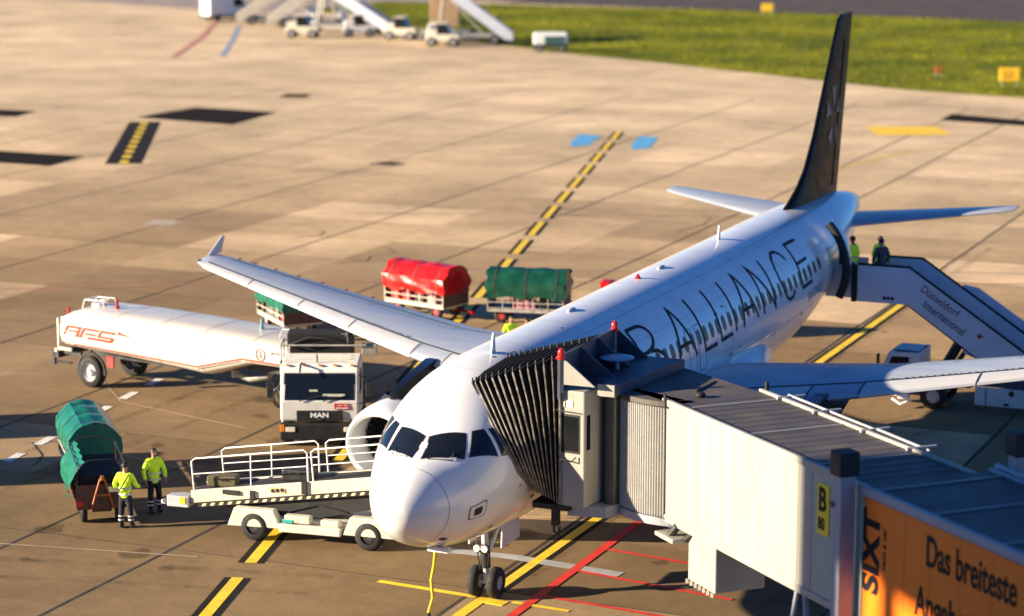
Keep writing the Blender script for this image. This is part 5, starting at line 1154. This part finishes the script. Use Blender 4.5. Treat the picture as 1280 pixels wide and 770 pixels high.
    if bands:
        mb = MB()
        for z, a, b in ((.95, .187, .155), (1.12, .187, .150)):
            rg2 = [[Vector((a*math.cos(2*PI*k/24), b*math.sin(2*PI*k/24)-.012-L*(.15 if z < 1 else .35), z+dz)) for k in range(24)] for dz in (-.025, .025)]
            mb.loft(rg2, cap=False)
        mb.build('reflective_band', M_tape, jk, 60)
    if strap:
        mb = MB(); mb.tube([(-.15, .10-L, 1.50), (-.05, .155-L*.8, 1.32), (.10, .165-L*.4, 1.08), (.18, .10, .98)], .02, 6); mb.build('shoulder_strap', M_black, jk, 60)
    return P
camdir = math.atan2(-46.0-8, 22.4+11)           # towards the camera from the stand
def face(a): return a+PI/2                       # rz that turns the front (-Y) to angle a
person('worker seen from behind in hi-vis jacket and navy trousers beside the open cart', (-11.05, 6.75, 0), face(camdir+PI-.35), ((.31, -.03, 1.18), (.33, -.22, 1.02)), ((-.29, -.05, 1.16), (-.28, -.30, 1.08)), ((.13, .03, -.02), (.12, 0, .06)), group='ramp workers', strap=True, h=.99)
person('worker facing the camera in bright hi-vis jacket by the low end of the belt loader', (-11.15, 8.35, 0), face(camdir+.35), ((.29, -.02, 1.17), (.27, -.16, .96)), ((-.30, .0, 1.18), (-.28, -.10, .94)), ((.12, .02, .0), (.12, .02, .04)), group='ramp workers', turn=.25, h=.99)
person('worker in hi-vis jacket standing behind the wing root left of his colleague', (-9.5, 28.9, 0), face(camdir+.1), ((.28, -.02, 1.16), (.2, -.2, 1.0)), ((-.28, .0, 1.16), (-.25, -.15, .96)), group='ramp workers', bands=True)
person('dark-haired worker mostly hidden by the fuselage, head showing behind the wing root', (-8.75, 28.55, 0), face(camdir-.5), ((.28, -.02, 1.16), (.2, -.2, 1.0)), ((-.28, .0, 1.16), (-.25, -.15, .96)), group='ramp workers', top=M_grey, bands=False)
person('worker in green cap half hidden behind the fuselage crown', (-8.45, 28.9, 0), face(camdir), ((.28, -.02, 1.16), (.2, -.2, 1.0)), ((-.28, .0, 1.16), (-.25, -.15, .96)), group='ramp workers', hair=mat('green_cap', (.02, .12, .06), .6))
# ---------------------------------------------------------------- passenger stairs at the rear door
ST = thing('stairs_truck', 'blue-grey passenger stairs truck raised to the rear port door', 'stairs truck', (2.2, 29.0, 0))
def wl_(mb, name, m, par=None, smooth=0, bevel=0.):
    for i, v in enumerate(mb.v): mb.v[i] = v-Vector((2.2, 29.0, 0))
    return mb.build(name, m, par or ST, smooth, bevel)
YN, YF = 28.75, 30.55
PZ = 3.42; X0, X1 = 2.6, 4.22
SL = .65
def slz(x): return PZ-(x-X1)*SL
mb = MB(); mb.box((2.35, (YN+YF)/2+.05, PZ-.05), (1.1, 1.5, .10)); mb.box(((X0+X1)/2, (YN+YF)/2, PZ-.08), (X1-X0, YF-YN, .16)); wl_(mb, 'platform', M_dmetal)
for y in (YN, YF):
    mb = MB(); mb.box((2.02, y+(.08 if y == YN else -.08), PZ+.42), (.95, .05, 1.05)); wl_(mb, 'bridge_flap_side', M_stair, bevel=.01)
    mb = MB(); mb.box(((X0+X1)/2, y, PZ+.40), (X1-X0, .07, 1.18)); wl_(mb, 'platform_side', M_stair, bevel=.015)
    mb = MB(); xe = 9.3; mb.prism([(X1, PZ-.19), (X1, PZ+.99), (X1+.12, PZ+.96), (xe, slz(xe)+.98), (xe, slz(xe)-.02), (xe-.35, slz(xe)-.05)], y-.035, y+.035, 'Y'); s_ = wl_(mb, 'stair_side', M_stair, bevel=.015)
    mb = MB(); mb.tube([(X0, y, PZ+1.02), (X1+.05, y, PZ+1.02), (xe, y, slz(xe)+1.02)], .045, 7); mb.tube([(X1+.05, y-.0, PZ-.20), (xe-.35, y, slz(xe)-.07)], .04, 6); wl_(mb, 'hand_rail', M_black, None, 60)
    if y == YN:
        mb = MB(); mb.box((2.50, y-.01, PZ+.4), (.16, .12, 1.2)); wl_(mb, 'bumper_post', M_black)
        mb = MB()
        for k in range(3): mb.cyl((3.5+k*.13, y-.036, PZ-.02), (3.5+k*.13, y-.045, PZ-.02), .055, n=12)
        wl_(mb, 'number_discs', M_ink)
        d_ = Vector((1, 0, -SL)).normalized(); u_2 = Vector((SL, 0, 1)).normalized(); o_ = Vector((X1+.34, y-.041, PZ+.20))-Vector((2.2, 29.0, 0))
        text('stairs_text', 'Düsseldorf', .36, mat('stairs_text_maroon', (.20, .03, .06), .5), s_, o_+u_2*.13, d_, u_2, sx=.9)
        text('stairs_text', 'International', .36, M_ink, s_, o_+d_*.34-u_2*.24, d_, u_2, sx=.86)
        mb = MB(); q = Vector((X1+.34, y-.041, PZ+.20))+d_*2.25+u_2*.10
        mb.add([q, q+d_*.28+u_2*.05, q+d_*.18-u_2*.02, q+d_*.12-u_2*.13], [(0, 1, 2), (0, 2, 3)]); mb.add([q+d_*.06+u_2*.12, q+d_*.12+u_2*.02, q+d_*.2+u_2*.03], [(0, 1, 2)]); wl_(mb, 'arrow_emblem', M_red)
# far rail telescoping panel seen above
mb = MB(); mb.prism([(5.5, slz(5.5)+.95), (5.62, slz(5.5)+1.08), (6.1, slz(6.1)+1.40), (10.4, slz(10.4)+1.40), (10.4, slz(10.4)+.9), (5.5, slz(5.5)+.85)], YF+.05, YF+.10, 'Y'); wl_(mb, 'outer_rail_panel', M_stair, bevel=.015)
mb = MB()
for k in range(18):
    x = X1+.1+k*.27; mb.box((x+.13, (YN+YF)/2, slz(x)-.10), (.30, YF-YN-.1, .05))
wl_(mb, 'steps', M_dmetal)
for x_, y_, r_ in ((5.2, YN+.2, .10), (5.5, YN+.45, .08), (5.2, YF-.2, .10)): mb = MB(); mb.tube([(x_, y_, .9), (x_+.7, y_, slz(x_+.7)-.1)], r_, 10); wl_(mb, 'lift_ram', M_dmetal, None, 60)
mb = MB(); mb.prism([(5.9, slz(5.9)-.15), (6.1, slz(6.1)-.42), (6.8, slz(6.8)-.2), (6.9, slz(6.9)-.0)], YN+.1, YN+.2, 'Y'); wl_(mb, 'ram_plate', M_stair)
# chassis and cab of the truck
mb = MB(); mb.prism([(3.42, .55), (3.50, 1.0), (3.80, 1.76), (4.82, 1.80), (4.82, .55)], 28.30, 29.75, 'Y'); ck = wl_(mb, 'cab_shell', mat('stairs_cab_white', (.66, .68, .72), .4, var=.06), bevel=.04)
mb = MB(); mb.prism([(3.66, 1.0), (3.90, 1.62), (4.46, 1.64), (4.46, 1.0)], 28.285, 28.296, 'Y'); wf = wl_(mb, 'side_window', M_black)
mb = MB(); mb.prism([(3.72, 1.04), (3.92, 1.58), (4.10, 1.59), (4.10, 1.04)], 28.275, 28.284, 'Y'); mb.prism([(4.14, 1.04), (4.14, 1.59), (4.42, 1.60), (4.42, 1.04)], 28.275, 28.284, 'Y'); wl_(mb, 'pane', M_wglass, wf)
mb = MB(); mb.add([(3.51, 28.4, 1.03), (3.51, 29.65, 1.03), (3.77, 29.6, 1.71), (3.77, 28.45, 1.71)], [(0, 1, 2, 3)]); mb.v = [v+Vector((-.012, 0, .006)) for v in mb.v]; wl_(mb, 'windscreen', M_glass)
mb = MB(); mb.box((4.34, 29.0, 1.81), (.8, 1.1, .03)); wl_(mb, 'roof_panel', M_glass)
mb = MB(); mb.tube([(3.6, 28.28, 1.35), (3.32, 28.1, 1.2), (3.25, 28.05, .9)], .018, 6); mb.box((3.25, 28.02, 1.05), (.10, .16, .34)); mb.box((3.5, 28.15, 1.5), (.07, .12, .42)); wl_(mb, 'mirror', M_black)
mb = MB(); mb.box((7.6, 29.1, 1.0), (4.9, 1.5, .22)); mb.box((4.6, 29.0, .5), (1.8, 1.2, .2)); wl_(mb, 'chassis', M_slate_shade, bevel=.02)
mb = MB(); mb.box((7.9, 28.32, .58), (2.6, .10, .58)); lk = wl_(mb, 'side_locker', mat('locker_white', (.62, .64, .67), .4, var=.08), bevel=.02)
mb = MB()
for x, w in ((6.95, .03), (8.9, .03)): mb.box((x, 28.265, .58), (w, .006, .54))
wl_(mb, 'locker_seams', M_line, lk)
mb = MB(); mb.cyl((7.75, 28.27, .74), (7.75, 28.255, .74), .09, n=14); mb.box((7.6, 28.262, .38), (.16, .01, .08)); mb.box((8.5, 28.262, .38), (.16, .01, .08)); wl_(mb, 'locker_locks', M_black, lk)
mb = MB(); mb.box((4.35, 28.2, .42), (.35, .22, .2)); mb.box((3.7, 28.6, .38), (.7, .3, .1)); mb.tube([(4.0, 28.1, .3), (4.3, 28.0, .16), (4.6, 28.1, .3)], .04, 6); wl_(mb, 'step_and_jack', M_stair)
for x in (5.25, 9.4):
    for y in (28.42, 30.0):
        c_ = Vector((x-2.2, y-29.0, .42)); wheel('wheel', c_, .42, .24, ST, M_rim)
person('worker in grey jacket standing on the top platform of the passenger stairs', (3.15, 29.6, PZ), face(2.4), ((.28, -.02, 1.16), (.2, -.2, 1.0)), ((-.28, .0, 1.16), (-.25, -.15, .96)), top=M_grey, bands=False, group='workers on the stairs', h=.97)
person('worker in hi-vis vest beyond the grey jacket on the stairs platform', (2.95, 30.1, PZ), face(-.6), ((.28, -.02, 1.16), (.2, -.2, 1.0)), ((-.28, .0, 1.16), (-.25, -.15, .96)), group='workers on the stairs', h=.97)
person('worker in hi-vis vest leaning into the rear door opening', (2.22, 29.7, PZ), face(2.9), ((.28, -.02, 1.16), (.2, -.2, 1.0)), ((-.28, .0, 1.16), (-.25, -.15, .96)), group='workers on the stairs', lean=.05, h=.97)

# ---------------------------------------------------------------- far equipment beyond the apron
def far_stairs(label, loc, rz, L=6.5, H=3.6, m=None, cabm=None, back=1):
    m = m or M_cream; t = thing('mobile_stairs', label, 'mobile stairs', loc, rz, 'mobile stairs parked at the grass')
    for y in (-.95, .95):
        mb = MB(); mb.prism([(-L/2, H-.15), (-L/2, H+1.0), (-L/2+1.3, H+1.0), (L/2, 1.0), (L/2, .25), (L/2-.5, .25), (-L/2+1.3, H-.15)], y-.05, y+.05, 'Y'); mb.build('stair_side', m, t, 0, bevel=.02)
    mb = MB()
    for k in range(14): x = -L/2+1.4+k*(L-1.7)/13; mb.box((x, 0, H-.2-(H-.45)*k/13), (.3, 1.8, .05))
    mb.box((-L/2+.65, 0, H-.1), (1.3, 1.8, .1)); mb.build('steps', M_dmetal, t, 0)
    mb = MB(); mb.box((-.4, 0, .7), (L*.8, 1.7, .3)); mb.tube([(-L/2+.5, .7, .7), (-L/2+.9, .7, H-.1)], .1); mb.tube([(-L/2+.5, -.7, .7), (-L/2+.9, -.7, H-.1)], .1); mb.tube([(L/2-2.4, -.7, .7), (-L/2+1.6, -.7, H-.4)], .09); mb.build('chassis', M_galv, t, 0)
    mb = MB(); mb.prism([(-L/2-.7, .45), (-L/2-.65, 1.0), (-L/2-.4, 1.75), (-L/2+.3, 1.8), (-L/2+.3, .45)], -.85, .5, 'Y'); mb.build('cab', cabm or M_wht, t, 0, bevel=.04)
    mb = MB(); mb.prism([(-L/2-.3, 1.1), (-L/2-.2, 1.6), (-L/2+.15, 1.62), (-L/2+.15, 1.1)], -.87, -.855, 'Y'); mb.build('side_window', M_glass, t, 0)
    for x in (-L/2+.2, L/2-1.6):
        for y in (-.8, .8): wheel('wheel', (x, y, .42), .42, .24, t, M_rim)
    return t
def van(label, loc, rz, m):
    t = thing('van', label, 'van', loc, rz)
    mb = MB(); mb.prism([(-2.4, .4), (-2.4, 2.35), (1.2, 2.4), (1.75, 1.45), (2.45, 1.2), (2.5, .4)], -.95, .95, 'Y'); mb.build('body', m, t, 0, bevel=.08)
    mb = MB(); mb.add([(1.27, -.8, 2.28), (1.27, .8, 2.28), (1.78, .85, 1.46), (1.78, -.85, 1.46)], [(0, 1, 2, 3)]); mb.v = [v+Vector((.02, 0, .015)) for v in mb.v]; mb.build('windscreen', M_glass, t, 0)
    for y in (-.957, .957):
        mb = MB(); mb.prism([(.35, 1.4), (.35, 2.15), (1.15, 2.15), (1.6, 1.4)], y-.006, y+.006, 'Y'); mb.build('side_window', M_glass, t, 0)
    for x in (-1.5, 1.6):
        for y in (-.86, .86): wheel('wheel', (x, y, .36), .36, .2, t, M_rim)
    mb = MB(); mb.box((0, 0, .42), (5.0, 1.92, .24)); mb.build('sill', M_black, t, 0)
    return t
van('white van parked at the far edge of the apron, leftmost of the distant vehicles', (-98.6, 166.0, 0), R(60), M_wht)
far_stairs('cream mobile stairs just right of the distant white van', (-92.0, 163.5, 0), R(205), 7, 3.6)
far_stairs('second cream mobile stairs sloping left, between two other distant stairs', (-87.5, 161.5, 0), R(205), 7, 3.8)
far_stairs('blue-sided mobile stairs sloping down to the right beside a small white tractor', (-79.5, 156.0, 0), R(12), 7.5, 3.9, M_stair)
far_stairs('tall blue-sided mobile stairs, rightmost and nearest of the distant stairs', (-64.8, 150.3, 0), R(22), 7.0, 4.2, M_stair)
tall = thing('catering_lift', 'tall tan lift platform behind the rightmost distant stairs', 'lift platform', (-68.3, 152.0, 0), R(20))
mb = MB(); mb.box((0, 0, 3.0), (2.6, 1.9, 3.4)); mb.build('box', mat('lift_tan', (.36, .24, .13), .6, var=.15), tall, 0, bevel=.04)
mb = MB(); mb.box((0, 0, .8), (4.4, 1.8, .3)); mb.tube([(-1.2, -.8, .9), (1.2, -.8, 2.0)], .08); mb.tube([(1.2, -.8, .9), (-1.2, -.8, 2.0)], .08); mb.build('chassis', M_galv, tall, 0)
for x in (-1.5, 1.5):
    for y in (-.8, .8): wheel('wheel', (x, y, .42), .42, .24, tall, M_rim)
def tractor(label, loc, rz, m):
    t = thing('tow_tractor', label, 'tow tractor', loc, rz)
    mb = MB(); mb.box((0, 0, .75), (2.9, 1.5, .6)); mb.box((-.9, 0, 1.2), (.9, 1.4, .5)); mb.build('body', m, t, 0, bevel=.06)
    mb = MB(); mb.prism([(-.5, 1.05), (-.5, 1.95), (.35, 1.95), (.65, 1.05)], -.66, .66, 'Y'); mb.build('cab', M_glass, t, 0, bevel=.03)
    mb = MB(); mb.box((-.05, 0, 2.0), (1.0, 1.4, .08)); mb.build('roof', m, t, 0, bevel=.02)
    for x in (-.95, .95):
        for y in (-.72, .72): wheel('wheel', (x, y, .4), .4, .26, t, M_rim)
tractor('cream tow tractor standing in front of the distant cream stairs', (-81.5, 150.0, 0), R(15), M_cream)
tractor('small white tow tractor under the blue distant stairs', (-77.2, 152.6, 0), R(30), M_wht)
tractor('cream tow tractor in front of the rightmost distant stairs', (-66.0, 146.6, 0), R(15), M_cream)
tractor('cream tow tractor left of the tan lift platform', (-72.4, 151.5, 0), R(10), M_cream)
gp = thing('ground_power_unit', 'small white ground power cart standing alone at the grass edge', 'power cart', (-55.4, 145.2, 0), R(22))
mb = MB(); mb.box((0, 0, 1.1), (2.9, 1.5, 1.0)); mb.build('housing', M_wht, gp, 0, bevel=.15)
mb = MB(); mb.box((.35, -.76, 1.0), (1.7, .02, .7)); mb.build('door', mat('gpu_teal', (.03, .10, .10), .5), gp, 0)
mb = MB(); mb.box((0, 0, .5), (3.0, 1.4, .2)); mb.tube([(-1.4, 0, .5), (-2.3, 0, .45)], .04); mb.build('chassis', M_black, gp, 0)
for x in (-.95, .95):
    for y in (-.62, .62): wheel('wheel', (x, y, .35), .35, .2, gp, M_rim)
def sign(label, loc, rz, w, h, m, txt=None, tm=None):
    t = thing('taxiway_sign', label, 'sign', loc, rz)
    mb = MB(); mb.box((0, 0, .35+h/2), (w, .2, h)); o = mb.build('panel', m, t, 0, bevel=.02)
    mb = MB(); mb.box((0, -.105, .35+h/2), (w*.92, .02, h*.86)); mb.build('face', m, o, 0)
    if txt: text('sign_text', txt, h*.7, tm or M_ink, o, (-w*.32, -.12, .35+h*.24), (1, 0, 0), (0, 0, 1))
    mb = MB()
    for x in (-w*.35, w*.35): mb.cyl((x, 0, 0), (x, 0, .36), .04, n=8)
    mb.build('legs', M_galv, t, 0)
M_sy = mat('sign_face_yellow', (.80, .50, .03), .5, var=.05)
sign('small yellow taxiway sign far back in the grass near the runway', (-51.3, 193.8, 0), R(20), 1.2, .8, M_sy)
sign('yellow taxiway sign with red characters at the right edge of the grass', (-13.6, 131.2, 0), R(20), 1.5, 1.0, M_sy, '23', M_red)
sign('small orange marker board in the grass left of the yellow sign', (-19.8, 135.2, 0), R(20), .55, .55, mat('marker_orange', (.34, .10, .02), .6))
